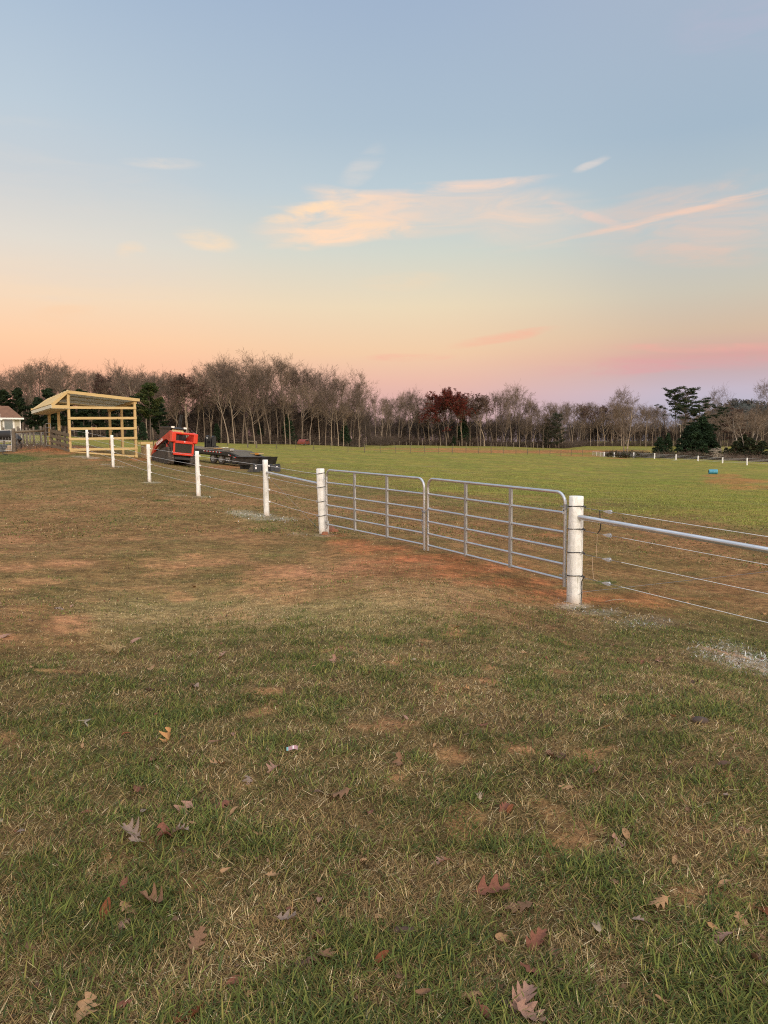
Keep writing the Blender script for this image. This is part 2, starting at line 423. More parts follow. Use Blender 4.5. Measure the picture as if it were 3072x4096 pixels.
PAINT = [(2297, 2425, 90, 16, 1.0), (2400, 2450, 130, 16, .6), (2560, 2490, 200, 30, .3), (3020, 2640, 120, 40, .75), (2880, 2610, 170, 40, .4), (3072, 2680, 80, 34, .8), (1030, 2062, 80, 9, .9), (960, 2050, 60, 9, .8), (1110, 2075, 110, 9, .8), (1285, 2140, 60, 10, .5),
         (805, 1987, 60, 3.5, 1.0), (700, 1980, 40, 4, .4), (605, 1930, 40, 3, 1.0), (470, 1866, 45, 3.5, 1.0), (425, 1858, 30, 4, .6), (370, 1832, 45, 3, .9), (320, 1826, 50, 3, .6), (2700, 1840, 16, 2, 1), (2530, 1832, 16, 2, .5), (1200, 2135, 60, 9, .3)]
GREENP = [(2420, 2330, 90, 14, .9), (1530, 1975, 60, 8, .0), (640, 2002, 40, 4, .9), (60, 1834, 140, 17, 1.1), (230, 1826, 90, 7, .8), (300, 1822, 100, 5, .7), (1060, 2120, 60, 9, .6), (170, 2680, 60, 26, .8), (2380, 3080, 300, 60, .3)]
def patches(L, u, v, n):
    o = np.zeros_like(u)
    for (a, b, ru, rv, s) in L:
        k = (np.abs(u - a) < ru * 1.9) & (np.abs(v - b) < rv * 1.9)
        if not k.any(): continue
        q = np.sqrt(((u[k] - a) / ru) ** 2 + ((v[k] - b) / rv) ** 2)
        o[k] = np.maximum(o[k], s * (1 - sst(0.45, 1.25, q + (n[k] - 0.5) * 1.3)))
    return o
def cover(x, y, z=None):
    """weights of live grass, brown thatch, straw, clay, tan soil and white overspray at ground points"""
    if z is None: z = ground_z(x, y, False)
    d = np.hypot(x, y)
    u, v = project(x, y, z)
    sc = np.clip(d / 12, 0.25, 12)
    nA = fbm(x / sc, y / sc, 0.55, 4, 31); nB = fbm(x, y, 3.1, 4, 37); nC = 0.5 * fbm(x, y, 0.9, 4, 43) + 0.5 * fbm(x, y, 0.3, 3, 53); nD = fbm(x, y, 0.22, 3, 47)
    vv = v + (nB - 0.5) * 160
    # large zones
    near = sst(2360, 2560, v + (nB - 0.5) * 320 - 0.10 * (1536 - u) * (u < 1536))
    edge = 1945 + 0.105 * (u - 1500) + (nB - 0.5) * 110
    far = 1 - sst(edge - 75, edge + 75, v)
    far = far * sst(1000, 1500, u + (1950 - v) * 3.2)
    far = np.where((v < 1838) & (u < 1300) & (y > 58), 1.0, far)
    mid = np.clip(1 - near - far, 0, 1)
    g = near * (0.20 + 0.95 * (nC - 0.42)) + far * (0.78 + 0.9 * (nC - 0.5)) + mid * (0.10 + 1.3 * np.clip(nC - 0.52, 0, 1))
    left = (1 - sst(700, 1300, u)) * mid
    g = g + left * sst(2000, 1880, v) * 0.22
    g = np.maximum(g, patches(GREENP, u, v, nA) )
    straw = near * (0.22 + 0.8 * (nB - 0.5)) + mid * (0.16 + 0.14 * (u < 1500) + 0.8 * (nC - 0.5))
    straw = straw + 0.85 * np.exp(-((v - 2440 + 0.03 * (u - 1000)) / 85.0) ** 2) * sst(150, 500, u) * (1 - sst(1500, 2300, u)) * (0.5 + nC)
    straw = straw + far * 0.10
    clay = patches(CLAY, u, v, nA) * (0.75 + 0.6 * (nD - 0.4))
    tan = patches(BARE, u, v, nA) * (0.35 + 1.1 * nD)
    tan = np.maximum(tan, 0.6 * sst(0.70, 0.78, fbm(x, y, 0.35, 4, 71)) * near * (d < 16))
    tan = np.maximum(tan, 0.70 * sst(0.52, 0.66, fbm(x, y, 1.6, 4, 77)) * mid * sst(2120, 2200, v) * sst(1750, 1150, u) * (.3 + 1.2 * nD))
    paint = patches(PAINT, u, v, nA)
    return [np.clip(q, 0, 1) for q in (g, straw, clay, tan, paint)] + [far, mid, nC, nD]

def ground_col(x, y, z):
    g, straw, clay, tan, paint, far, mid, nC, nD = cover(x, y, z)
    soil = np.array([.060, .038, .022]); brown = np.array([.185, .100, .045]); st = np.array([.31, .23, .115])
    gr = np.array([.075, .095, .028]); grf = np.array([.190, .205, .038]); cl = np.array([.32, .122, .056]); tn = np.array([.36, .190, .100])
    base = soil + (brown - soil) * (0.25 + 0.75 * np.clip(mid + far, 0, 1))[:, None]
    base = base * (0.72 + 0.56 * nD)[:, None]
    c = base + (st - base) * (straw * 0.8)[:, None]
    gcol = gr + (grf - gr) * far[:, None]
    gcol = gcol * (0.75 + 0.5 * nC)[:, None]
    c = c + (gcol - c) * g[:, None]
    c = c + (tn - c) * tan[:, None]
    c = c + (cl * (0.55 + 0.9 * nD)[:, None] - c) * (clay * (0.5 + 1.0 * nC))[:, None].clip(0, 1)
    c = c + (np.array([.62, .63, .60]) - c) * (paint * 0.28)[:, None]
    return c, (1 - np.clip(tan + clay, 0, 1)), far

# ground sheet: one polar sheet, fine ahead of the viewer, coarse behind, out to the horizon
def make_ground():
    th = np.concatenate([np.linspace(-180, -42, 36)[:-1], np.linspace(-42, 42, 640), np.linspace(42, 180, 36)[1:-1]])
    th = np.radians(th); nt = len(th)
    d = np.concatenate([[0.25], np.geomspace(0.7, 430, 660), np.geomspace(450, 9000, 26)])
    DD, TT = np.meshgrid(d, th, indexing='ij')
    X = (DD * np.sin(TT)).ravel(); Y = (DD * np.cos(TT)).ravel()
    Z = ground_z(X, Y)
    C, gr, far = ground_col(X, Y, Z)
    V = np.concatenate([np.stack([X, Y, Z], 1), [[0, 0, 0]]])
    C = np.concatenate([C, [C[0]]]); gr = np.append(gr, 1); far = np.append(far, 0)
    nr = len(d)
    i = np.arange(nr - 1)[:, None]; j = np.arange(nt)[None, :]; j2 = (j + 1) % nt
    Q = np.stack(np.broadcast_arrays(i * nt + j, i * nt + j2, (i + 1) * nt + j2, (i + 1) * nt + j), -1).reshape(-1, 4)[:, ::-1]
    k = np.arange(nt); T = np.stack([np.full(nt, len(V) - 1), (k + 1) % nt, k], 1)[:, ::-1]
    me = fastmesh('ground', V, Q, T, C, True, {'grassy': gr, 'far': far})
    m_ = bpy.data.materials.new('field_ground'); m_.use_nodes = True
    N = NT(m_.node_tree); b = N.n['Principled BSDF']; b.inputs['Roughness'].default_value = 0.95; b.inputs['Specular IOR Level'].default_value = 0.1
    co = N.node('ShaderNodeNewGeometry').outputs['Position']
    col = N.node('ShaderNodeAttribute', attribute_name='Col').outputs['Color']
    gy = N.node('ShaderNodeAttribute', attribute_name='grassy').outputs['Fac']
    n1 = N.noise(co, 55, 5, 0.7); n2 = N.noise(co, 7, 5, 0.65); n3 = N.noise(co, 1.1, 5, 0.65); n4 = N.noise(co, 0.16, 5, 0.6)
    fr_ = N.node('ShaderNodeAttribute', attribute_name='far').outputs['Fac']
    v1 = N.mix(N.rng(n1, 0.3, 0.7), (0.55, 0.52, 0.5), (1.5, 1.48, 1.4))
    v2 = N.mix(N.rng(n2, 0.3, 0.7), (0.62, 0.6, 0.58), (1.38, 1.36, 1.30))
    v3 = N.mix(N.rng(n3, 0.3, 0.7), (0.74, 0.78, 0.7), (1.26, 1.20, 1.22))
    v4 = N.mix(N.rng(n4, 0.35, 0.65), (0.84, 0.93, 0.82), (1.18, 1.06, 1.12))
    c = N.mix(1.0, col, v1, 'MULTIPLY'); c = N.mix(1.0, c, v2, 'MULTIPLY'); c = N.mix(1.0, c, v3, 'MULTIPLY'); c = N.mix(1.0, c, v4, 'MULTIPLY')
    # dry thin places in the far pasture
    n5 = N.noise(N.vec(N.m('MULTIPLY', N.node('ShaderNodeSeparateXYZ').outputs[0], 1), 0, 0), 1) if False else N.noise(co, 0.35, 6, 0.7, 0.5)
    c = N.mix(N.m('MULTIPLY', N.m('MULTIPLY', N.rng(n5, 0.5, 0.68), fr_), 0.55), c, (0.21, 0.16, 0.075))
    N.l.new(c, b.inputs['Base Color'])
    h = N.m('ADD', N.m('MULTIPLY', n1, 0.3), n2)
    bn = N.node('ShaderNodeBump'); bn.inputs['Strength'].default_value = 0.8; bn.inputs['Distance'].default_value = 0.05
    N.l.new(h, bn.inputs['Height']); N.l.new(bn.outputs[0], b.inputs['Normal'])
    tag(link('ground', me, m_), 'gently rolling pasture of worn brown and green turf', None, None, 'structure')
make_ground()

# ------------------------------------------------------------------ grass blades
def blades(name, label, dmin, dmax, n, Lr, Wr, seg, seed, clump=9, spread=0.035, power=0.0, half=34, palef=1.0):
    rg = np.random.default_rng(seed)
    nc = n // clump
    t = rg.random(nc)
    if power == 0: dc = dmin * (dmax / dmin) ** t          # density falls as 1/d^2: even in the picture
    else: dc = (dmin ** power + t * (dmax ** power - dmin ** power)) ** (1 / power)
    th = np.radians(rg.uniform(-half, half, nc))
    cx = dc * np.sin(th); cy = dc * np.cos(th)
    g, straw, clay, tan, paint, far, mid, nC, nD = cover(cx, cy)
    bare = np.clip(np.maximum(clay * .85, tan * 1.0), 0, 0.93)
    keep = rg.random(nc) > bare
    cx, cy, g, straw, paint, far, mid, dc = [q[keep] for q in (cx, cy, g, straw, paint, far, mid, dc)]
    # whether a tuft is alive is decided for the tuft
    fine = fbm(cx, cy, 0.16, 3, 91)
    alive = (rg.random(len(cx)) * 0.5 + 1.1 * (1 - fine) - 0.36) < g * 1.0 + 0.03
    rep = lambda q: np.repeat(q, clump)
    N_ = len(cx) * clump
    sp_ = rep(np.clip(dc / 6, 1, 4)) * spread
    x = rep(cx) + rg.normal(0, 1, N_) * sp_; y = rep(cy) + rg.normal(0, 1, N_) * sp_
    liv = rep(alive) & (rg.random(N_) < 0.78) | (rg.random(N_) < 0.04)
    far_ = rep(far); mid_ = rep(mid); pt = rep(paint); stw = rep(straw)
    z = ground_z(x, y)
    az = rg.uniform(0, 2 * np.pi, N_)
    L = rg.uniform(Lr[0], Lr[1], N_) * np.where(liv, 1.0, 0.88) * (0.6 + 0.8 * rep(rg.random(len(cx))))
    L = L * np.where(mid_ > 0.5, 0.75, 1.0)
    Wd = rg.uniform(Wr[0], Wr[1], N_) * np.where(liv, 1.15, 0.60)
    lean0 = np.where(liv, rg.uniform(0.45, 1.3, N_), rg.uniform(0.9, 1.52, N_))
    bend = np.where(liv, rg.uniform(0.2, 1.1, N_), rg.uniform(-0.4, 0.7, N_))
    ca, sa = np.cos(az), np.sin(az)
    tw = az + np.pi / 2 + rg.normal(0, 0.35, N_)
    wx_, wy_ = np.cos(tw), np.sin(tw)
    pal_g = np.array([[.120, .145, .034], [.080, .108, .028], [.155, .168, .042], [.058, .080, .028], [.185, .168, .048]])
    pal_d = np.array([[.30, .195, .085], [.21, .13, .058], [.40, .285, .135], [.145, .088, .042], [.34, .225, .095], [.11, .068, .036], [.24, .185, .068]])
    pal_s = np.array([[.58, .46, .245], [.50, .385, .19], [.68, .56, .34], [.42, .32, .155]])
    cg = pal_g[rg.integers(0, 5, N_)]; cd = pal_d[rg.integers(0, 7, N_)]; cs = pal_s[rg.integers(0, 4, N_)]
    pale = rg.random(N_) < (0.05 + 0.60 * stw) * palef
    col = np.where(liv[:, None], cg, np.where(pale[:, None], cs, cd))
    farg = (far_ > 0.5) & liv
    col = np.where(farg[:, None], col * 0.5 + np.array([.20, .21, .045]) * 0.8, col)
    col = col * rg.uniform(0.6, 1.4, (N_, 1)) if dmin < 17 else col * rg.uniform(0.82, 1.18, (N_, 1))
    col = col * (0.76 + 0.62 * np.repeat(fbm(cx, cy, .45, 4, 131), clump))[:, None]
    pk = rg.random(N_) < pt * 0.5
    col = np.where(pk[:, None], np.array([.72, .73, .70]) * rg.uniform(0.6, 1.1, (N_, 1)), col)
    P = []
    px, py, pz = x.copy(), y.copy(), z - 0.004
    ang = lean0.copy(); step = L / seg
    rings = []
    for k in range(seg + 1):
        w = Wd * (1.0, 0.95, 0.7, 0.0)[k] if seg == 3 else Wd * (1.0, 0.8, 0.0)[k]
        if k < seg:
            rings.append(np.stack([px - wx_ * w / 2, py - wy_ * w / 2, pz], 1)); rings.append(np.stack([px + wx_ * w / 2, py + wy_ * w / 2, pz + w * 0.15], 1))
            s_, c_ = np.sin(ang), np.cos(ang)
            px = px + ca * s_ * step; py = py + sa * s_ * step; pz = pz + np.maximum(c_, -0.15) * step
            ang = ang + bend / seg
        else: rings.append(np.stack([px, py, pz], 1))
    nvb = len(rings); V = np.stack(rings, 1).reshape(-1, 3)
    b0 = np.arange(N_) * nvb
    Q = np.concatenate([np.stack([b0 + 2 * k, b0 + 2 * k + 1, b0 + 2 * k + 3, b0 + 2 * k + 2], 1) for k in range(seg - 1)])
    T = np.stack([b0 + 2 * (seg - 1), b0 + 2 * (seg - 1) + 1, b0 + 2 * seg], 1)
    C = np.repeat(col, nvb, 0)
    me = fastmesh(name, V, Q, T, C)
    tag(link(name, me, M_GRASS), label, 'grass', None, 'stuff')
M_GRASS = vcol_mat('grass_blades', 0.8, 0.22, 0.12)
blades('grass', 'short mixed green and straw grass underfoot', 1.3, 4.6, 330000, (.025, .070), (.0022, .0050), 3, 101, palef=.75)
blades('grass', 'short mixed turf of the middle lawn', 4.6, 8.5, 230000, (.024, .062), (.0032, .0064), 2, 102, spread=0.042, palef=.75)
blades('grass', 'short worn grass around and beyond the gates', 8.5, 17, 190000, (.024, .060), (.0050, .0090), 2, 104, spread=0.05, palef=.7)
blades('grass', 'thin brown and green turf of the middle pasture', 17, 75, 230000, (.045, .09), (.011, .026), 2, 103, spread=0.09, palef=.25)
# ------------------------------------------------------------------ shared materials
M_WHITE = mat('white_painted_timber', (.72, .71, .66), (.60, .59, .53), 0.75, 0, 6, (6, 6, 0.7), 0.006, 9, 0.2, (.47, .45, .38), 0.68)
def post_mat():
    m_ = bpy.data.materials.new('whitewashed_post'); m_.use_nodes = True
    N = NT(m_.node_tree); b = N.n['Principled BSDF']; b.inputs['Roughness'].default_value = .75; b.inputs['Specular IOR Level'].default_value = .2
    co = N.node('ShaderNodeTexCoord').outputs['Object']; mp = N.node('ShaderNodeMapping'); N.l.new(co, mp.inputs[0]); mp.inputs['Scale'].default_value = (1, 1, .10)
    g = N.noise(mp.outputs[0], 26, 6, .65, .3); k = N.noise(co, 9, 4, .6); k2 = N.noise(co, 42, 4, .6)
    col = N.mix(N.rng(k, .35, .65), (.77, .77, .73), (.64, .64, .585))
    col = N.mix(N.m('MULTIPLY', N.rng(g, .585, .66), .75), col, (.36, .35, .28))            # checks in the grain
    col = N.mix(N.m('MULTIPLY', N.rng(k2, .66, .74), .6), col, (.33, .30, .22))             # specks and nicks
    sp_ = N.node('ShaderNodeSeparateXYZ'); N.l.new(co, sp_.inputs[0])
    z = N.m('ADD', sp_.outputs[2], N.m('MULTIPLY', N.m('SUBTRACT', k, .5), .22))
    col = N.mix(N.m('MULTIPLY', N.rng(z, .16, -.02), .55), col, (.34, .22, .13))             # soil splashed on the foot
    N.l.new(col, b.inputs['Base Color'])
    bn = N.node('ShaderNodeBump'); bn.inputs['Strength'].default_value = .9; bn.inputs['Distance'].default_value = .008
    N.l.new(N.m('ADD', N.m('MULTIPLY', g, -1.3), N.m('MULTIPLY', k2, .5)), bn.inputs['Height']); N.l.new(bn.outputs[0], b.inputs['Normal'])
    return m_
M_WHITE = post_mat()
M_WHITEFAR = mat('white_paint', (.74, .74, .72), None, 0.7)
M_GALV = mat('galvanised_steel', (.40, .43, .46), (.30, .33, .37), 0.36, 0.85, 9, (1, 1, 1), 0.0006, 40)
M_TENS = mat('cast_aluminium', (.62, .64, .66), (.45, .47, .49), 0.45, 0.5, 30)
M_GALVDULL = mat('dull_zinc', (.42, .43, .42), (.33, .34, .33), 0.5, 0.6, 14)
M_WIRE = mat('white_coated_wire', (.56, .57, .56), None, 0.5)
M_WIREFAR = mat('thin_fence_wire', (.50, .49, .46), None, 0.5)
M_BRACEW = mat('plain_steel_wire', (.30, .30, .30), None, 0.4, 0.7)
M_BLACKTUBE = mat('black_insulation_tube', (.012, .012, .013), None, 0.45)
M_TAN = mat('copper_tan_wire', (.45, .33, .22), None, 0.5)
M_PINE = wood_mat('fresh_pine', (.62, .47, .225), (.52, .375, .16), (.20, .10, .04))
M_PINEZ = wood_mat('fresh_pine_posts', (.60, .45, .215), (.50, .355, .155), (.20, .10, .04), axis='Z')
M_PINEGREY = wood_mat('treated_pine_decking', (.76, .75, .60), (.64, .63, .49), (.22, .15, .09))
M_OLD = wood_mat('weathered_board', (.20, .165, .115), (.13, .105, .07), (.06, .045, .03))
M_OLDZ = wood_mat('weathered_post', (.19, .16, .12), (.115, .095, .07), (.06, .045, .03), axis='Z')

def G(p): return Vector((p.x, p.y, gz(p.x, p.y)))
# ---- fence line to the left of the gates and its posts
def post_at(u, v, Y):
    p = at(u, v, Y); return Vector((p.x, p.y, gz(p.x, p.y)))
LP = [post_at(1292, 2128, 17.2), post_at(1067, 2062, 20.4), post_at(794, 1985, 25.6), post_at(598, 1928, 30.7), post_at(453, 1868, 36.0), post_at(352, 1832, 41.9)]
RP = post_at(2297, 2415, 10.4)
RP2 = post_at(3160, 2665, 8.13)

def round_post(name, label, p, r, h, group, lean=(0, 0), n=20, mat_=None, rough=0.006):
    t = thing(name, label, 'fence post', p, 0, group)
    m = MB(); vs = []; rows = 9; rg = random.Random(int(p.x * 1000) & 0xffff)
    ph = [rg.uniform(0, 6.28) for _ in range(4)]
    for i in range(rows + 1):
        z = -0.3 + (h + 0.3) * i / rows
        for k in range(n):
            a = 2 * math.pi * k / n
            rr = r * (1.0 + 0.03 * (1 - z / h)) + rough * math.sin(3 * a + ph[0] + z * 1.3) + rough * 0.5 * math.sin(7 * a + ph[1] + z * 5) + rough * 0.5 * math.sin(2 * a + ph[2] - z * 3)
            vs.append((rr * math.cos(a) + lean[0] * z, rr * math.sin(a) + lean[1] * z, z))
    for k in range(n):
        a = 2 * math.pi * k / n; vs.append(((r - 0.008) * math.cos(a) + lean[0] * h, (r - 0.008) * math.sin(a) + lean[1] * h, h + 0.006))
    rows += 1
    fs = [(i * n + k, i * n + (k + 1) % n, (i + 1) * n + (k + 1) % n, (i + 1) * n + k) for i in range(rows) for k in range(n)]
    m.add(vs, fs, True); m.add(vs[-n:], [tuple(range(n))])
    return t, m

WH = [0.38, 0.70, 1.02, 1.33]
t, m = round_post('gate_post', 'thick white gate post on the right with the tall gate hung from it', RP, 0.098, 1.47, 'gate posts', (-.002, 0), 40)
m.build('timber', M_WHITE, t)
gp_r = t
t, m = round_post('gate_post', 'white gate post left of the double gate where the clay starts', LP[0], 0.088, 1.46, 'gate posts', (-0.025, 0), 36)
m.build('timber', M_WHITE, t); gp_l = t
# the sleeve of paint board left at the foot of the left gate post
mm = MB(); mm.box((0.10, -0.02, 0.13), (0.07, 0.12, 0.30)); mm.build('foot_block', M_WHITE, gp_l)
line_lab = ['white line post holding the left brace pipe', 'white line post between the black trailer and the brace post', 'white line post just left of the red loader',
            'white line post in front of the pine shelter wall', 'farthest white line post, at the left corner of the pine shelter']
line_rad = [0.072, 0.069, 0.068, 0.066, 0.068]
side = (LP[5] - LP[0]).normalized(); sdn = Vector((side.y, -side.x, 0))
for p, lb, r in zip(LP[1:], line_lab, line_rad):
    t, m = round_post('line_post', lb, p, r, 1.49, 'white line posts of the near fence', (random.uniform(-.012, -.004), 0), 18, rough=0.003)
    m.build('timber', M_WHITE, t)
    for hgt in WH:
        q = MB(); c = Vector((r + 0.012, -0.02, hgt))
        q.tube([(r * 0.8, -0.02, hgt), (r + 0.03, -0.02, hgt)], 0.016, 8); q.box((r + 0.026, -0.02, hgt), (0.018, 0.03, 0.05))
        q.build('insulator', M_WHITEFAR, t)

def bezier_sag(a, b, sag, n=10):
    return [a.lerp(b, i / n) - Vector((0, 0, sag * 4 * (i / n) * (1 - i / n))) for i in range(n + 1)]

def tensioner(mb_parent, c, d, rolled):
    """ratchet strainer: a flat body with side plates and a toothed spool, c centre, d along the wire"""
    d = d.normalized(); up = Vector((0, 0, 1)); s = d.cross(up).normalized()
    m = MB(); m.beam(c - d * 0.055, c + d * 0.03, 0.036, 0.004); 
    for q in (-1, 1): m.prism([(-.06, -.006), (.0, -.02), (.05, -.02), (.05, .02), (0, .02), (-.06, .006)], c + s * 0.017 * q, d, up, s * 0.003)
    b = m.build('tensioner', M_TENS, mb_parent, True)
    w = MB(); n = 14; ring = []
    cc = c + d * 0.03
    o = [((0.026 if k % 2 else 0.018) * math.cos(2 * math.pi * k / (2 * n)), (0.026 if k % 2 else 0.018) * math.sin(2 * math.pi * k / (2 * n))) for k in range(2 * n)]
    w.prism(o, cc - s * 0.024, d, up, s * 0.006); w.prism(o, cc + s * 0.018, d, up, s * 0.006)
    w.tube([cc - s * 0.02, cc + s * 0.02], 0.014, 10)
    if rolled: w.tube([cc + d * (0.012 * math.cos(a) + .01) + up * 0.022 * math.sin(a * 1.0) + s * 0.006 * math.sin(3 * a) for a in [i * 0.5 for i in range(26)]], 0.005, 5)
    inv = basis(mb_parent).inverted()
    sp = w.build('spool', M_TENS, mb_parent, True); sp.parent = b

names = ['lowest', 'second lowest', 'second highest', 'topmost']
rdir = (RP2 - RP).normalized(); rfar = RP + (RP2 - RP) * 1.9; rfar.z = RP.z + (RP2.z - RP.z) * 1.9
for i, h in enumerate(WH):
    # left run
    t = thing('fence_wire', f'{names[i]} white wire running from left gate post up to the pine shelter', 'fence wire', LP[0] + Vector((0, 0, h)), 0, 'white fence wires')
    d0 = (LP[1] - LP[0]).normalized()
    P = [LP[0] + Vector((0, 0, h)) + d0 * 0.34]
    for j, p in enumerate(LP[1:]):
        q = p + Vector((line_rad[j] + 0.03, -0.02, h))
        P += bezier_sag(P[-1], q, 0.012, 6)[1:]
    shed_end = at(281, 1740, 44.05); e = Vector((shed_end.x, shed_end.y, P[-1].z + (0.2))); P += bezier_sag(P[-1], e, 0.01, 4)[1:]
    m = MB(); m.tube(P, 0.0046, 6); m.build('strand', M_WIRE, t, True)
    c = LP[0] + Vector((0, 0, h)) + d0 * 0.22 + (0, 0, 0.0) if False else LP[0] + Vector((0, 0, h)) + d0 * 0.25
    tensioner(t, c, d0, i == 2)
    m = MB(); m.tube([LP[0] + Vector((0, 0, h)) + d0 * 0.10, c - d0 * 0.05], 0.003, 5); m.build('tie', M_BRACEW, t, True)
    m = MB(); rr = 0.097; c0 = LP[0] + Vector((-0.025 * h, 0, h + 0.03))
    m.tube([c0 + Vector((math.cos(a) * rr, math.sin(a) * rr, 0.015 * math.cos(a))) for a in [k * math.pi / 12 for k in range(25)]], 0.0065, 6); m.build('insulation_tube', M_BLACKTUBE, t, True)
    # right run
    t = thing('fence_wire', f'{names[i]} white wire running right from the thick gate post past the frame', 'fence wire', RP + Vector((0, 0, h)), 0, 'white fence wires')
    c = RP + Vector((0, 0, h)) + rdir * 0.52
    sagz = Vector((0, 0, -0.015)); s0 = c + rdir * 0.22
    P = bezier_sag(s0, rfar + Vector((0, 0, h)), 0.01, 12)
    m = MB(); m.tube(P, 0.0042, 8); m.build('strand', M_WIRE, t, True)
    m = MB(); m.tube([c + rdir * 0.04, s0], 0.0032, 5); m.tube([RP + Vector((0, 0, h)) + rdir * 0.14, c - rdir * 0.05], 0.003, 5)
    m.tube([RP + Vector((0, 0, h + 0.006)) + rdir * 0.14, c - rdir * 0.05 + Vector((0, 0, -.004))], 0.0018, 5); m.build('tie', M_BRACEW, t, True)
    tensioner(t, c, rdir, i in (0, 2, 3))
    m = MB(); rr = 0.106; c0 = RP + Vector((0, 0, h + 0.012)); nrm = Vector((rdir.y, -rdir.x, 0))
    loop = [c0 + rdir * (math.cos(a) * rr) + nrm * (math.sin(a) * rr) + Vector((0, 0, 0.012 * math.cos(a))) for a in [R(18) + k * R(324) / 24 for k in range(25)]]
    tip = c0 + rdir * 0.165
    m.tube([tip] + loop + [tip + Vector((0, 0, 0.006))], 0.0068, 7); m.build('insulation_tube', M_BLACKTUBE, t, True)

# ---- brace pipes and diagonal brace wires
M_PIPE = mat('galvanised_pipe', (.60, .62, .64), (.50, .52, .54), 0.34, 0.8, 4, (1, 1, 1), 0.0004, 30)
t = thing('brace_pipe', 'grey steel brace pipe between left gate post and next white post', 'brace pipe', LP[1] + Vector((0, 0, 1.16)), 0, 'brace pipes')
m = MB(); m.tube([LP[0] + Vector((-.02, 0, 1.11)), LP[1] + Vector((0.0, 0, 1.16)) - (LP[0] - LP[1]).normalized() * 0.0 + Vector((.03, -.05, 0))], 0.034, 16); m.build('pipe', M_PIPE, t, True)
t = thing('brace_pipe', 'long shiny brace pipe running out of the picture at the right', 'brace pipe', RP + Vector((0, 0, 1.2)), 0, 'brace pipes')
m = MB(); m.tube([RP + rdir * 0.05 + Vector((-.005, -.04, 1.20)), RP2 + Vector((0, 0, 1.17))], 0.034, 20)
m.build('pipe', M_PIPE, t, True)
t = thing('brace_wire', 'thin grey diagonal wire rising right from the foot of the thick gate post', 'brace wire', RP, 0, 'diagonal brace wires')
m = MB(); m.tube([RP + Vector((-.104, -.03, 0.115)), RP + Vector((0.03, -.108, 0.14)), RP + Vector((.11, -.05, 0.165)), RP2 + Vector((0, 0, 1.02))], 0.0028, 6); m.build('strand', M_BRACEW, t, True)
t = thing('brace_wire', 'thin diagonal wire falling to the foot of the left gate post', 'brace wire', LP[1], 0, 'diagonal brace wires')
m = MB(); m.tube([LP[1] + Vector((-.075, -.03, 1.16)), LP[1] + Vector((.03, -.08, 1.09)), LP[1] + Vector((.075, -.02, 1.03)), LP[0] + Vector((-.09, 0, 0.10))], 0.0026, 6)
m.tube([LP[1] + Vector((0.075, 0, 1.06)), LP[1].lerp(LP[0], .12) + Vector((0, 0, .93))], 0.002, 5); m.build('strand', M_BRACEW, t, True)
# jumper wires
c = lambda h, q: RP + Vector((0, 0, h)) + rdir * q
t = thing('jumper_wire', 'black insulated jumper linking the two upper wires right of the post', 'jumper wire', c(1.02, .40), 0, 'jumper wires')
m = MB(); m.tube([c(1.33, .39), c(1.25, .395), c(1.15, .41), c(1.07, .40), c(1.02, .36)], 0.007, 7); m.build('lead', M_BLACKTUBE, t, True)
t = thing('jumper_wire', 'thin tan jumper hanging between the two middle wires', 'jumper wire', c(.70, .36), 0, 'jumper wires')
m = MB(); m.tube([c(1.02, .36), c(.85, .35), c(.70, .355)], 0.0032, 5); m.build('lead', M_TAN, t, True)
t = thing('jumper_wire', 'thin tan jumper hanging between the two lower wires', 'jumper wire', c(.38, .30), 0, 'jumper wires')
m = MB(); m.tube([c(.70, .29), c(.55, .29), c(.40, .31), c(.38, .38)], 0.0032, 5); m.build('lead', M_TAN, t, True)
t = thing('ground_lead', 'black cable running down the right side of the thick gate post', 'cable', RP + rdir * .12, 0)
m = MB(); m.tube([c(.385, .15), c(.33, .118), c(.25, .112), c(.14, .118), c(.02, .115), c(-.05, .11)], 0.006, 6); m.build('lead', M_BLACKTUBE, t, True)
t = thing('jumper_wire', 'thin wire hanging beside the left gate post between strainers', 'jumper wire', LP[0], 0, 'jumper wires')
dl = (LP[1] - LP[0]).normalized(); cl_ = lambda h, q: LP[0] + Vector((0, 0, h)) + dl * q
m = MB(); m.tube([cl_(1.33, .16), cl_(1.0, .15), cl_(.7, .15), cl_(.38, .16)], 0.002, 5); m.build('lead', M_TAN, t, True)

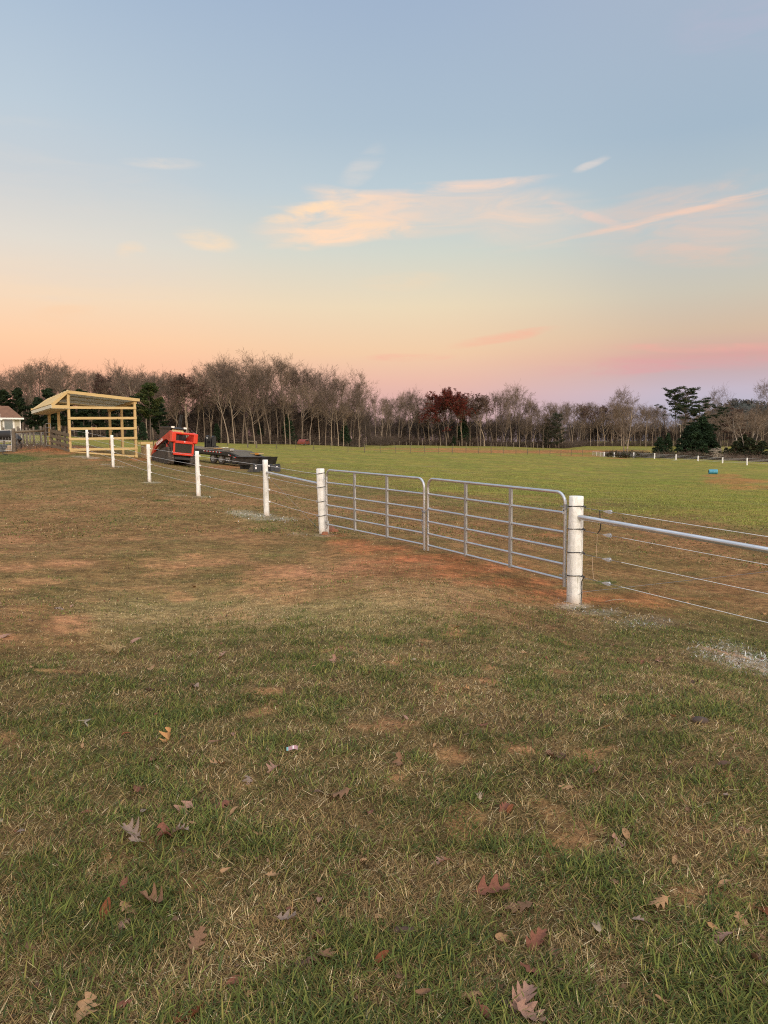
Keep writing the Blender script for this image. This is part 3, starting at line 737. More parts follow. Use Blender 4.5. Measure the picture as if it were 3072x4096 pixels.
# ---- gates
RAIL = [0.0, 0.21, 0.43, 0.66, 0.93, 1.21]
def gate(label, A, B, hingeA):
    """A, B: bottom corners in world space (rail level); hinge at A if hingeA else B"""
    d = B - A; L = Vector((d.x, d.y, 0)).length; rz = math.atan2(d.y, d.x); slope = d.z / L
    t = thing('farm_gate', label, 'gate', A, rz, 'galvanised tube gates')
    r = 0.0235; H = RAIL[-1]; cr = 0.17
    P = lambda x, z: (x, 0, z + slope * x)
    path = [P(0, -0.10)] + [P(0, z) for z in (0.3, 0.7, H - cr)] + [P(cr - cr * math.cos(a), H - cr + cr * math.sin(a)) for a in [R(q) for q in (15, 30, 45, 60, 75, 90)]]
    path += [P(x, H) for x in (L * .33, L * .66, L - cr)] + [P(L - cr + cr * math.sin(a), H - cr + cr * math.cos(a)) for a in [R(q) for q in (15, 30, 45, 60, 75, 90)]]
    path += [P(L, z) for z in (0.7, 0.3, -0.10)]
    m = MB(); m.tube(path, r, 14); m.build('frame', M_PIPE, t)
    # crimp rings at the bends
    for x0, sg in ((0, 1), (L, -1)):
        m = MB()
        for k in range(6):
            z = H - cr - 0.02 - 0.022 * k; m.tube([P(x0, z - 0.004), P(x0, z + 0.004)], r + 0.003, 14)
        m.build('crimp', M_PIPE, t)
    for z in RAIL[:-1]:
        m = MB(); m.tube([P(r * 0.6, z), P(L / 2, z), P(L - r * 0.6, z)], 0.0205, 12); m.build('rail', M_PIPE, t)
    for fx in (1 / 3, 2 / 3):
        m = MB(); x = L * fx
        for (z0, z1) in zip(RAIL[:-1], RAIL[1:]): m.box((x, -0.006, (z0 + z1) / 2 + slope * x), (0.062, 0.034, z1 - z0 - 0.036))
        for z in RAIL[:-1]: m.box((x, -0.012, z + slope * x), (0.05, 0.030, 0.05))
        m.build('brace', M_GALVDULL, t, bevel=0.003)
    x = 0 if hingeA else L; sg = -1 if hingeA else 1
    for z in (0.06, H - cr - 0.02):
        m = MB(); zz = z + slope * x
        m.tube([(x + sg * 0.10, 0, zz - .01), (x, 0, zz - .01)], 0.008, 8); m.tube([(x, 0, zz - .04), (x, 0, zz + .035)], r + 0.006, 12)
        m.tube([(x, -.03, zz), (x - sg * .045, -.03, zz)], 0.007, 8); m.tube([(x - sg * .045, -.03, zz), (x - sg * .055, -.03, zz)], 0.012, 6)
        m.build('hinge', M_GALVDULL, t)
    return t, L, slope
gA = at(1308, 2097, 17.02); gB = at(1697, 2179, 13.93)
gateL, LL, slL = gate('left leaf of the double tube gate, hung on the farther post', gA, gB, True)
gC = at(1712, 2181, 13.82); gD = at(2257, 2318, 10.56)
gateR, LR_, slR = gate('right leaf of the double tube gate, nearer and larger, with a paper sticker', gC, gD, False)
m = MB(); m.box((LR_ - 0.002, -0.027, 0.96 + slR * LR_), (0.038, 0.002, 0.085)); st = m.build('sticker', mat('sticker_paper', (.70, .71, .68), None, 0.6), gateR); st['label'] = 'white barcode sticker on the end tube'
m = MB()
for k in range(9): m.box((LR_ - 0.014 + 0.003 * k, -0.0285, 0.965 + slR * LR_), (0.0012 + 0.0008 * (k % 3), 0.0006, 0.026))
m.box((LR_ - 0.002, -0.0285, 0.988 + slR * LR_), (0.026, 0.0006, 0.004)); m.box((LR_ - 0.002, -0.0285, 0.934 + slR * LR_), (0.028, 0.0006, 0.004))
b_ = m.build('barcode', mat('sticker_ink', (.03, .03, .035), None, 0.6), gateR); b_.parent = st
# chains at the meeting stiles
def chain(label, pts, nl):
    t = thing('gate_chain', label, 'chain', pts[0], 0, 'gate chains')
    m = MB(); L = sum((Vector(b) - Vector(a)).length for a, b in zip(pts, pts[1:])); st = L / nl
    pos = []; acc = 0
    P = [Vector(p) for p in pts]
    for k in range(nl + 1):
        s = k * st; i = 0
        while i < len(P) - 2 and s > (P[i + 1] - P[i]).length: s -= (P[i + 1] - P[i]).length; i += 1
        dd = P[i + 1] - P[i]; pos.append(P[i] + dd * min(1, s / max(dd.length, 1e-6)))
    for k in range(nl):
        a, b = pos[k], pos[k + 1]; d = (b - a).normalized(); s1 = d.cross(Vector((.3, .8, .5))).normalized(); s2 = d.cross(s1)
        sd = s1 if k % 2 else s2; ctr = (a + b) / 2; hl = (b - a).length * .72
        m.tube([ctr + d * hl * math.cos(q) + sd * 0.010 * math.sin(q) for q in [j * math.pi / 4 for j in range(9)]], 0.0032, 4)
    m.build('links', M_GALV, t, True)
gm = (gB + gC) / 2; zt = gm.z
u0 = (gD - gC).normalized()
fr = Vector((u0.y, -u0.x, 0)).normalized()
chain('loose chain wrapped where the two gate leaves meet, left end', [gm - u0 * .10 + fr * .03 + Vector((0, 0, .62)), gm - u0 * .03 + fr * .045 + Vector((0, 0, .60)), gm + u0 * .03 + fr * .045 + Vector((0, 0, .60)), gm + u0 * .11 + fr * .03 + Vector((0, 0, .66)), gm + u0 * .10 - fr * .03 + Vector((0, 0, .70)), gm - fr * .05 + Vector((0, 0, .62))], 22)
chain('chain tail hanging on the left leaf below the latch', [gm - u0 * .09 + fr * .02 + Vector((0, 0, .60)), gm - u0 * .10 + fr * .03 + Vector((0, 0, .42)), gm - u0 * .08 + fr * .03 + Vector((0, 0, .30)), gm - u0 * .085 + fr * .03 + Vector((0, 0, .18))], 18)
chain('chain tail hanging on the right leaf below the latch', [gm + u0 * .10 + fr * .03 + Vector((0, 0, .62)), gm + u0 * .085 + fr * .03 + Vector((0, 0, .45)), gm + u0 * .11 + fr * .03 + Vector((0, 0, .36)), gm + u0 * .10 + fr * .03 + Vector((0, 0, .20))], 18)

# ------------------------------------------------------------------ pine shelter
sA = at(281, 1805, 44.0); sA.z = gz(sA.x, sA.y); sB = at(545, 1828, 46.25)
wv = Vector((sB.x - sA.x, sB.y - sA.y, 0)); WL = wv.length; rz = math.atan2(wv.y, wv.x)
# local frame: x along the near wall (left to right), y into depth, z up from A's foot
shed = thing('run_in_shelter', 'unfinished open shelter of fresh yellow pine with slatted end wall', 'shelter', sA, rz)
def zloc(v, u, Y): return at(u, v, Y).z - sA.z
def gl(x, y):
    p = sA + Matrix.Rotation(rz, 3, 'Z') @ Vector((x, y, 0)); return gz(p.x, p.y) - sA.z
HA = zloc(1566, 281, 44); HB = zloc(1597, 545, 46.25); DP = 4.85; DR = .28
def beam(name, p0, p1, w, h, m=None, up=(0, 0, 1), parent=None, lab=None):
    b = MB(); b.beam(p0, p1, w, h, up); o = b.build(name, m or M_PINE, parent or shed, bevel=0.004)
    if lab: o['label'] = lab
    return o
roofz = lambda x: HA + (HB - HA) * x / WL
for (x, y) in ((0, 0), (WL, 0), (0, 2.25), (0, DP - .35), (WL, 2.45), (WL, DP)):
    top = roofz(x) - 0.06 - .28 * y / DP
    beam('post', (x, y, gl(x, y) - 0.25), (x, y, top), 0.14, 0.14, M_PINEZ, up=(0, 1, 0))
# near wall boards, level
for k, (vl, vr) in enumerate(((1630, 1632), (1673, 1672), (1715, 1713), (1756.5, 1752), (1799, 1794))):
    zl = zloc(vl, 281, 43.9); zr = zloc(vr, 545, 46.15)
    b = beam('wall_board', (-0.07, -0.09, zl), (WL + 0.07, -0.09, zr), 0.038, 0.14)
    if k == 2: b['label'] = 'greenish wall board with a red paint smudge'
beam('wall_board', (-0.07, -0.09, zloc(1810, 281, 43.9)), (WL + 0.07, -0.09, zloc(1828, 545, 46.15)), 0.038, 0.17)
# the smudge
sm = MB(); sm.prism([(0, 0), (.05, .03), (.12, .02), (.17, .04), (.2, .0), (.15, -.03), (.08, -.025), (.04, -.035)], (1.22, -0.112, zloc(1714.5, 365, 44.6) - .01), (1, 0, 0), (0, 0, 1), (0, -.002, 0))
sm.build('paint_smudge', mat('red_marking_paint', (.50, .16, .12), (.55, .30, .18), 0.8, 0, 18), shed)
# roof frame
beam('roof_beam', (-0.02, -0.17, HA - .03), (WL + 0.27, -0.17, roofz(WL + .27) - .03), 0.045, 0.17)
beam('roof_beam', (-0.02, DP + .2, HA - .03 - DR), (WL + 0.25, DP + .2, roofz(WL + .25) - .03 - DR), 0.045, 0.16)
beam('header', (WL + .10, -0.07, roofz(WL) - .17), (WL + .10, DP + .05, roofz(WL) - .17 - DR), 0.045, 0.20)
beam('header', (WL - .10, 0.07, roofz(WL) - .19), (WL - .10, DP, roofz(WL) - .19 - DR), 0.045, 0.18)
beam('header', (0.10, 0.0, roofz(0) - .18), (0.10, DP, roofz(0) - .18 - DR), 0.045, 0.20)
nj = 9
for i in (3, 6):
    y = -0.1 + (DP + .2) * i / nj
    beam('rafter', (-0.05, y, HA - .03 - DR * i / nj), (WL + 0.25, y, roofz(WL + .25) - .03 - DR * i / nj), 0.04, 0.05, M_PINEGREY)
nd = 26
m = MB()
for i in range(nd):
    y0 = -0.14 + (DP + .28) * i / nd
    dz_ = .02 - DR * i / nd
    m.beam((-0.08, y0 + .09, roofz(-.08) + dz_), (WL + .27, y0 + .09, roofz(WL + .27) + dz_), 0.172, 0.022)
d_ = m.build('roof_deck', M_PINEGREY, shed); d_['label'] = 'pale greenish decking boards of the roof'
# front overhang, falling to the left
OX, OZ = -0.93, HA - 0.88
eave = lambda y: (OX, y, OZ)
for i in range(nj + 1):
    y = -0.1 + (DP + .2) * i / nj
    dz_ = -DR * i / nj
    b = beam('overhang_rafter', (-0.02, y, HA + dz_), (OX + .03, y, OZ + .07 + dz_ * .6), 0.04, 0.15)
m = MB(); nd2 = 24
for i in range(nd2):
    y0 = -0.14 + (DP + .28) * (i + .5) / nd2
    e_ = 0.05 * ((i * 7) % 3 - 1) + 0.02
    dz_ = -DR * (i + .5) / nd2
    m.beam((0.03 + e_, y0, HA + .09 + e_ * .75 + dz_), (OX - .02, y0, OZ + .15 + dz_ * .6), 0.185, 0.025, up=(-.6, 0, .8))
d_ = m.build('overhang_deck', M_PINE, shed); d_['label'] = 'ragged sloping boards of the front overhang'
beam('fascia', (OX - .03, -0.15, OZ + .02), (OX - .03, DP - .2, OZ + .02 - DR * .6), 0.04, 0.18, M_PINEGREY)
for i in (0, nj // 2, nj):
    y = -0.1 + (DP + .2) * i / nj
    beam('lookout', (OX, y - (0.03 if i == 0 else 0), OZ + .01), (0.02, y - (0.03 if i == 0 else 0), OZ + .01), 0.04, 0.18)
m = MB()
for i in range(6): m.beam((OX + .1 + .165 * i, -0.12, OZ - .09), (OX + .1 + .165 * i, DP - .2, OZ - .09 - DR * .6), 0.15, 0.02)
m.build('soffit', M_PINEGREY, shed)
# ------------------------------------------------------------------ compact track loader
M_RED = mat('red_orange_paint', (.62, .035, .012), (.54, .03, .012), 0.32, 0, 3, coat=0.3)
M_REDDULL = mat('dull_red_paint', (.46, .045, .022), (.34, .04, .025), 0.5, 0, 5)
M_BLK = mat('black_paint', (.014, .014, .015), (.024, .023, .022), 0.45, 0, 4)
M_BLKDIRT = mat('dusty_black_steel', (.020, .019, .018), (.050, .043, .035), 0.6, 0, 3)
M_RUB = mat('dusty_rubber', (.035, .030, .026), (.075, .060, .046), 0.85, 0, 9)
M_GLASS = mat('dark_glass', (.02, .024, .026), None, 0.08, 0, spec=0.8)
M_LAMP = mat('lamp_lens', (.82, .80, .72), None, 0.25)
M_SKYREFL = mat('sky_reflection_tan', (.50, .43, .22), None, 0.4)
M_LOG = mat('white_lettering', (.80, .78, .76), None, 0.5)
M_MARKER = mat('red_marker_lens', (.55, .03, .02), None, 0.3)
M_MARKERW = mat('white_marker_lens', (.80, .74, .72), None, 0.35)
M_RIM = mat('grey_wheel_rim', (.36, .35, .34), (.26, .25, .24), 0.5, 0.4, 5)

def text_part(name, body, parent, loc, xdir, updir, height, m, depth=0.004, squeeze=1.0):
    cu = bpy.data.curves.new(name, 'FONT'); cu.body = body; cu.size = 1; cu.extrude = 0.02; cu.offset = 0.012
    cu.align_x = 'CENTER'; cu.align_y = 'CENTER'
    tmp = bpy.data.objects.new(name, cu); dg = bpy.context.evaluated_depsgraph_get()
    COL.objects.link(tmp); dg.update()
    me = bpy.data.meshes.new_from_object(tmp.evaluated_get(bpy.context.evaluated_depsgraph_get()))
    bpy.data.objects.remove(tmp)
    x = Vector(xdir).normalized(); u = Vector(updir); u = (u - x * u.dot(x)).normalized(); n = x.cross(u)
    for v_ in me.vertices:
        c_ = v_.co; v_.co = Vector(loc) + x * c_.x * height * squeeze + u * c_.y * height + n * c_.z * (depth / 0.02)
    me.materials.clear(); me.materials.append(m)
    o = bpy.data.objects.new(name, me); COL.objects.link(o); o.parent = parent
    return o

lp = at(692, 1856, 45.5); lp.z = gz(lp.x, lp.y)
loader = thing('track_loader', 'red compact track loader with black cab parked behind the white fence', 'track loader', lp, R(37))
loader.rotation_euler = Euler((R(1.5), R(5.5), R(37)))
loader.location.z += 0.02; loader.scale = (.86, 1, 1)
# tracks: an outline of circles joined by a belt, with lugs
def hull(circs, n=14):
    P = [(y + r * math.cos(a), z + r * math.sin(a)) for y, z, r in circs for a in [2 * math.pi * k / 24 for k in range(24)]]
    P = sorted(set(P))
    def half(Q):
        h = []
        for p in Q:
            while len(h) > 1 and (h[-1][0] - h[-2][0]) * (p[1] - h[-2][1]) - (h[-1][1] - h[-2][1]) * (p[0] - h[-2][0]) <= 0: h.pop()
            h.append(p)
        return h
    a = half(P); b = half(P[::-1]); return a[:-1] + b[:-1]
TC = [(1.02, .26, .25), (-1.12, .26, .25), (-0.95, .66, .29)]
for sx in (-1, 1):
    H_ = hull(TC); x0 = sx * 0.78 - 0.21
    tr = MB(); tr.prism(H_, (x0, 0, 0), (0, 1, 0), (0, 0, 1), (0.42, 0, 0)); o = tr.build('track', M_RUB, loader)
    lg = MB(); per = []; n = len(H_)
    for i in range(n):
        a = Vector((0, *H_[i])); b = Vector((0, *H_[(i + 1) % n])); k = max(1, int((b - a).length / 0.10)) if (b - a).length > .12 else 1
        for j in range(k): per.append((a.lerp(b, (j + .5) / k), (b - a).normalized(), (b - a).length / k))
    acc = 0
    for c_, d_, l_ in per:
        acc += l_
        if acc < 0.085: continue
        acc = 0
        for q in (-1, 1): lg.beam(c_ + Vector((sx * .78 - .2 if q < 0 else sx * .78 + .02, 0, 0)), c_ + Vector((sx * .78 - .02 if q < 0 else sx * .78 + .2, 0, 0)) + d_ * 0.03 * q, 0.05, 0.05, up=d_.cross(Vector((1, 0, 0))))
    l2 = lg.build('lug', mat('dusty_tread', (.11, .085, .062), (.06, .05, .04), .9, 0, 12) if sx < 0 else bpy.data.materials['dusty_tread'], loader); l2.parent = o
    xo = sx * .78 + sx * .2
    for (y, z, r) in TC + [(.5, .2, .13), (.1, .2, .13), (-.3, .2, .13), (-.7, .2, .13)]:
        wl = MB(); wl.tube([(xo, y, z), (xo + sx * .03, y, z)], r * .72, 16); w_ = wl.build('roller', M_BLKDIRT, loader); w_.parent = o
m = MB(); m.box((0, 0.05, .52), (1.14, 2.2, .46)); m.box((0, -.95, .36), (1.1, .9, .14))
for q in (-.35, -.2, .2, .35):
    m.tube([(q, -1.42, .47), (q, -1.44, .47)], 0.018, 6)
m.build('chassis', M_BLK, loader, bevel=.02)
# engine housing
m = MB(); m.prism([(-.60, 0), (.60, 0), (.58, .62), (.46, .74), (-.46, .74), (-.58, .62)], (0, -1.30, .60), (1, 0, 0), (0, 0, 1), (0, 1.1, .02)); m.build('hood', M_RED, loader, bevel=.03)
m = MB(); m.box((0, -.98, 1.36), (.62, .42, .05)); m.build('hood_hatch', M_REDDULL, loader, bevel=.015)
m = MB()
for a, b in (((-.70, .62), (.70, .62)), ((-.72, 1.30), (.72, 1.30))):
    m.beam((a[0], -1.40, a[1]), (b[0], -1.40, b[1]), .10, .15)
for sx in (-1, 1):
    m.prism([(0, 0), (.17 * -sx, 0), (.13 * -sx, .12), (.13 * -sx, .30), (.10 * -sx, .5), (.14 * -sx, .70), (0, .72)], (sx * .72, -1.35, .62), (1, 0, 0), (0, 0, 1), (0, -.10, 0))
rd = m.build('rear_door', M_RED, loader, bevel=.015)
m = MB(); m.box((0, -1.355, .95), (1.2, .03, .62)); g1 = m.build('grille', mat('grille_mesh', (.05, .045, .03), (.075, .065, .04), .6, .3, 30), loader); g1.parent = rd
m = MB()
for k in range(17): m.box((0, -1.385, .70 + k * .033), (1.0, .02, .012))
m.box((-.51, -1.385, .97), (.02, .03, .6)); m.box((.51, -1.385, .97), (.02, .03, .6))
g2 = m.build('louvre', M_BLK, loader); g2.parent = rd
m = MB(); m.prism([(0, -.04), (.035, 0), (.03, .035), (-.03, .035), (-.035, 0)], (0.04, -1.452, 1.325), (1, 0, 0), (0, 0, 1), (0, -.008, 0)); g3 = m.build('badge', M_LOG, loader); g3.parent = rd
for sx in (-1, 1):
    m = MB(); m.box((sx * .72, -1.15, .92), (.22, .38, .80)); m.build('rear_pillar', M_BLK, loader, bevel=.02)
    m = MB(); m.box((sx * .70, -1.345, .72), (.05, .02, .09)); m.build('tail_lamp', M_LAMP, loader)
# arms
for sx in (-1, 1):
    ol = [(-1.42, 1.84), (-1.05, 1.92), (-.75, 1.80), (-.35, 1.66), (.95, 1.20), (1.40, .86), (1.62, .50), (1.55, .36), (1.38, .42), (1.10, .78), (.80, .98), (-.10, 1.30), (-.55, 1.42), (-.80, 1.36), (-1.0, 1.28), (-1.42, 1.26)]
    x0 = sx * .80 - .07
    m = MB(); m.prism(ol, (x0, 0, 0), (0, 1, 0), (0, 0, 1), (.14, 0, 0)); ar = m.build('lift_arm', M_REDDULL if sx < 0 else M_RED, loader, bevel=.012)  # left arm gets a darker red: its shaded side is put into the colour
    m = MB(); m.box((sx * .76, -1.36, 1.56), (.30, .34, .56)); tw = m.build('arm_tower', M_RED, loader, bevel=.03); tw.parent = ar
    m = MB(); m.tube([(sx * .66, -.9, .95), (sx * .66, .2, 1.25)], .045, 10); m.tube([(sx * .66, .2, 1.25), (sx * .72, 1.0, 1.05)], .028, 8); cy = m.build('lift_cylinder', M_BLK, loader)
    m = MB(); m.prism([(0, 0), (.30, .10), (.34, .42), (.05, .30)], (sx * .86, -1.0, .72), (0, 1, 0), (0, 0, 1), (.03 * sx, 0, 0)); m.build('link_plate', M_REDDULL, loader)
text_part('lettering', 'Kubota', loader, (-.878, .42, 1.235), (0, -1, .38), (0, .38, 1), .34, M_LOG, .004, 0.95)
m = MB(); m.tube([(-.72, -1.42, 1.80), (.72, -1.42, 1.80)], .075, 14); m.build('cross_tube', M_RED, loader)
m = MB(); m.box((-.16, -1.50, 1.83), (.20, .012, .035)); m.build('warning_decal', mat('amber_decal', (.75, .42, .05), None, .5), loader)
# cab
m = MB()
for x, y in ((-.50, -.55), (.50, -.55), (-.50, .78), (.50, .78)): m.beam((x, y, 1.0), (x * .96, y, 2.06), .08, .08, up=(0, 1, 0))
m.prism([(-.78, 0), (-.70, .10), (.86, .10), (.92, .02), (.86, -.04), (-.70, -.04)], (-.56, 0, 2.06), (0, 1, 0), (0, 0, 1), (1.12, 0, 0))
m.box((0, .15, .98), (1.05, 1.4, .30)); cabo = m.build('cab', M_BLK, loader, bevel=.012)
cabo.location.y = .38; cabo.scale = (1, 1.12, 1)
m = MB(); m.box((0, .80, 1.5), (.94, .012, 1.0)); m.build('windscreen', M_GLASS, cabo)
m = MB(); m.box((0, -.56, 1.45), (.92, .012, .55)); m.build('rear_window', M_GLASS, cabo)
m = MB(); m.prism([(-.47, 0), (.47, 0), (.38, .27), (-.38, .27)], (0, -.62, 1.76), (1, 0, 0), (0, 0, 1), (0, -.03, .03)); m.build('window_reflection', M_SKYREFL, cabo)  # upper rear window: the sky's reflection painted as a tan pane
for sx in (-1, 1):
    m = MB()
    for k in range(7): m.box((sx * .52, .12, 1.22 + .12 * k), (.012, 1.25, .022))
    for k in range(6): m.box((sx * .52, -.45 + .22 * k, 1.6), (.014, .02, .86))
    m.box((sx * .515, .12, 1.58), (.01, 1.24, .84)); m.box((sx * .56, .0, 1.66), (.10, 1.3, .62)); m.build('side_screen', M_BLK, cabo)
    m = MB(); m.box((sx * .44, -.80, 2.14), (.20, .08, .10)); m.build('work_lamp', M_LAMP, cabo)
m = MB(); m.box((.05, -.1, 1.42), (.46, .22, .62)); m.box((.05, .1, 1.12), (.46, .45, .16)); m.build('seat', M_BLK, cabo, bevel=.04)
m = MB(); m.box((-.30, .7, 1.62), (.26, .05, .14)); m.box((-.02, .7, 1.62), (.22, .05, .14)); m.build('visor', mat('pale_orange_panel', (.62, .34, .16), None, .5), cabo)
m = MB(); m.beam((.42, .55, 1.85), (.60, .60, 2.95), .05, .10); m.beam((.54, .55, 1.85), (.72, .60, 2.95), .03, .06); m.build('exhaust_guard', M_BLK, loader)
m = MB(); m.tube([(.62, -1.2, 1.96), (.70, -1.0, 2.02), (.80, -.8, 1.95)], .03, 8); m.tube([(-.62, 1.2, 1.3), (-.72, 1.45, 1.42), (-.76, 1.7, 1.2), (-.7, 1.65, .95)], .02, 8); m.build('hose', M_BLK, loader)
# quick hitch and fork frame
m = MB(); m.box((0, 1.66, .50), (1.3, .08, .62)); m.box((0, 1.80, .14), (1.5, .10, .14)); m.build('hitch_plate', M_BLK, loader, bevel=.01)
# load on the forks
q = basis(loader) @ Vector((-.05, 2.25, .55))
crate = thing('plywood_crate', 'pale plywood crate held in front of the red loader', 'crate', q, R(37))
m = MB(); m.box((0, 0, .05), (1.9, .9, .90)); m.build('box', mat('plywood', (.50, .37, .20), (.42, .30, .16), .8, 0, 4), crate)
m = MB(); m.beam((-1.25, -.35, .62), (1.0, -.35, .62), .20, .16); m.beam((-1.2, .25, .62), (1.0, .25, .62), .14, .10); m.build('beam', M_PINE, crate)
for k in range(4): 
    m = MB(); m.box((-.75 + .5 * k, -.47, .05), (.09, .03, .90)); m.build('batten', M_PINE, crate)

# ------------------------------------------------------------------ flatbed trailer
w1 = at(841, 1858, 58.3); w2 = at(878, 1862, 57.4)
dv = Vector((w2.x - w1.x, w2.y - w1.y, 0)).normalized(); dv = Vector((.74, -.67, 0)).normalized()
trz = math.atan2(dv.y, dv.x)
tw_ = Vector((w1.x, w1.y, gz(w1.x, w1.y)))
trailer = thing('flatbed_trailer', 'long black flatbed trailer with tandem wheels behind the red loader', 'trailer', tw_, trz)
slope_t = math.atan2(gz(tw_.x + dv.x * 5, tw_.y + dv.y * 5) - tw_.z, 5)
trailer.rotation_euler = Euler((0, -slope_t, trz))
# local: x toward the rear (right in the picture), y away from the viewer
ZD = 1.00
def part(m, name, mt, lab=None, bevel=0, parent=None):
    o = m.build(name, mt, parent or trailer, bevel=bevel)
    if lab: o['label'] = lab
    return o
m = MB(); m.box((-2.6, .1, ZD - .17), (9.2, .08, .28)); m.box((-2.6, 2.3, ZD - .17), (9.2, .08, .28))
for k in range(12): m.box((-6.8 + .78 * k, 1.2, ZD - .14), (.08, 2.2, .14))
m.box((-2.6, .75, ZD - .30), (9.0, .10, .30)); m.box((-2.6, 1.65, ZD - .30), (9.0, .10, .30))
part(m, 'frame', M_BLK, bevel=.01)
m = MB()
for k in range(14): m.box((-2.6, .18 + .163 * k, ZD - .005), (9.2, .155, .04))
part(m, 'deck', wood_mat('deck_plank', (.18, .15, .12), (.11, .09, .07), (.05, .04, .03)))
for k in range(8):
    x = -.9 + .40 * k if k < 6 else 0
    m = MB(); 
    if k < 6: m.box((x, .052, ZD - .10), (.13, .02, .055)); mw = part(m, 'marker_lamp', M_MARKERW); m = MB(); m.box((x + .14, .052, ZD - .11), (.12, .02, .055)); r_ = part(m, 'marker_lens', M_MARKER); r_.parent = mw
# dovetail
m = MB(); x0, x1 = 2.0, 4.35
for y in (.1, 2.3): m.beam((x0, y, ZD - .16), (x1, y, .42), .09, .26)
m.beam((x0 + .3, .02, ZD - .04), (x1 - .3, .02, .50), .04, .06)
part(m, 'dovetail_frame', M_BLK, bevel=.01)
m = MB()
for k in range(12): m.beam((x0, .28 + .165 * k, ZD - .02), (x1, .28 + .165 * k, .56), .15, .04)
part(m, 'dovetail_deck', wood_mat('dovetail_plank', (.15, .13, .10), (.09, .08, .06), (.05, .04, .03)))
for k in range(3):
    f = .08 + .27 * k; c_ = Vector((x0, .04, ZD - .20)).lerp(Vector((x1, .04, .38)), f); d_ = Vector((x1 - x0, 0, .38 - ZD + .2)).normalized()
    m = MB(); m.beam(c_, c_ + d_ * .16, .03, .05); mw = part(m, 'marker_lamp', M_MARKERW)
    m = MB(); m.beam(c_ + d_ * .18, c_ + d_ * .30, .03, .05); r_ = part(m, 'marker_lens', M_MARKER); r_.parent = mw
m = MB(); m.box((x1 - .55, .03, .30), (.72, .05, .13)); part(m, 'reflector_bar', M_MARKER, 'red reflector bar low at the rear')
m = MB(); m.box((x1 - .2, .03, .30), (.72, .05, .13)); part(m, 'reflector_bar', M_MARKER)
m = MB(); m.box((x1 - .1, 1.2, .36), (.16, 2.3, .24)); part(m, 'rear_bumper', M_BLK, bevel=.01)
def wheel(x, y, r=.40, w=.24, name='wheel'):
    m = MB(); prof = [(r * .58, -w / 2), (r * .80, -w / 2), (r * .96, -w / 2 + .02), (r, -w / 2 + .05), (r, w / 2 - .05), (r * .96, w / 2 - .02), (r * .8, w / 2), (r * .58, w / 2)]
    n = 28; vs = [(x + a * math.cos(2 * math.pi * k / n), y + b, r + a * math.sin(2 * math.pi * k / n) - .02) for a, b in prof for k in range(n)]
    m.add(vs, [(i * n + k, (i + 1) * n + k, (i + 1) * n + (k + 1) % n, i * n + (k + 1) % n) for i in range(len(prof) - 1) for k in range(n)], True)
    o = part(m, name, M_RUB)
    m = MB(); m.tube([(x, y - w * .38, r - .02), (x, y + w * .4, r - .02)], r * .585, 22); m.tube([(x, y - w * .55, r - .02), (x, y - w * .3, r - .02)], r * .22, 12)
    m.tube([(x + r * .55 * math.cos(a), y - w * .42, r - .02 + r * .55 * math.sin(a)) for a in [k * math.pi / 11 for k in range(23)]], .018, 6)
    rm = part(m, 'rim', M_RIM); rm.parent = o
for x in (0, 1.02):
    wheel(x, .34); wheel(x, 2.06)
m = MB(); m.box((.5, 1.2, .36), (.12, 1.9, .12)); m.box((.0, 1.2, .38), (.1, 1.9, .1)); m.box((1.02, 1.2, .38), (.1, 1.9, .1)); part(m, 'axle', M_BLK)
m = MB(); m.box((1.78, .34, .40), (.66, .03, .60)); mf = part(m, 'mud_flap', M_BLKDIRT, 'black mud flap with white lettering')
tp = text_part('lettering', 'ROAD-RIT', trailer, (1.78, .32, .46), (1, 0, 0), (0, 0, 1), .20, M_LOG, .003, .62); tp.parent = mf
m = MB(); m.box((1.64, .322, .29), (.20, .004, .03)); m.box((1.86, .322, .285), (.10, .004, .045)); m.box((2.0, .322, .28), (.06, .004, .03)); sl = part(m, 'small_print', M_LOG); sl.parent = mf
m = MB(); m.box((2.55, .5, .35), (.5, .5, .5)); part(m, 'landing_gear', M_BLK)
# upright pair at the left of the deck: two loading jacks with round heads
for k, x in enumerate((-2.5, -1.75)):
    m = MB(); m.box((x, 1.6, ZD + .45), (.20, .22, .86)); m.tube([(x - .14, 1.55, ZD + .86), (x + .14, 1.55, ZD + .86)], .14, 14); m.box((x - .12, 1.45, ZD + .40), (.05, .3, .8)); m.box((x + .12, 1.45, ZD + .40), (.05, .3, .8))
    o = part(m, 'upright_ramp', M_BLK, bevel=.02)
m = MB(); m.box((-2.1, 1.6, ZD + .50), (.6, .1, .16)); m.box((-2.1, 1.6, ZD + .12), (1.3, .4, .2)); part(m, 'ramp_crossbar', M_BLK)
m = MB(); m.tube([(-2.42, 1.40, ZD + .78), (-2.42, 1.36, ZD + .78)], .07, 10); part(m, 'ramp_lamp', M_LAMP)
TR = basis(trailer)
def on_trailer(name, label, cat, x, y, z, rz=0, group=None):
    return thing(name, label, cat, TR @ Vector((x, y, z)), trz + rz, group)
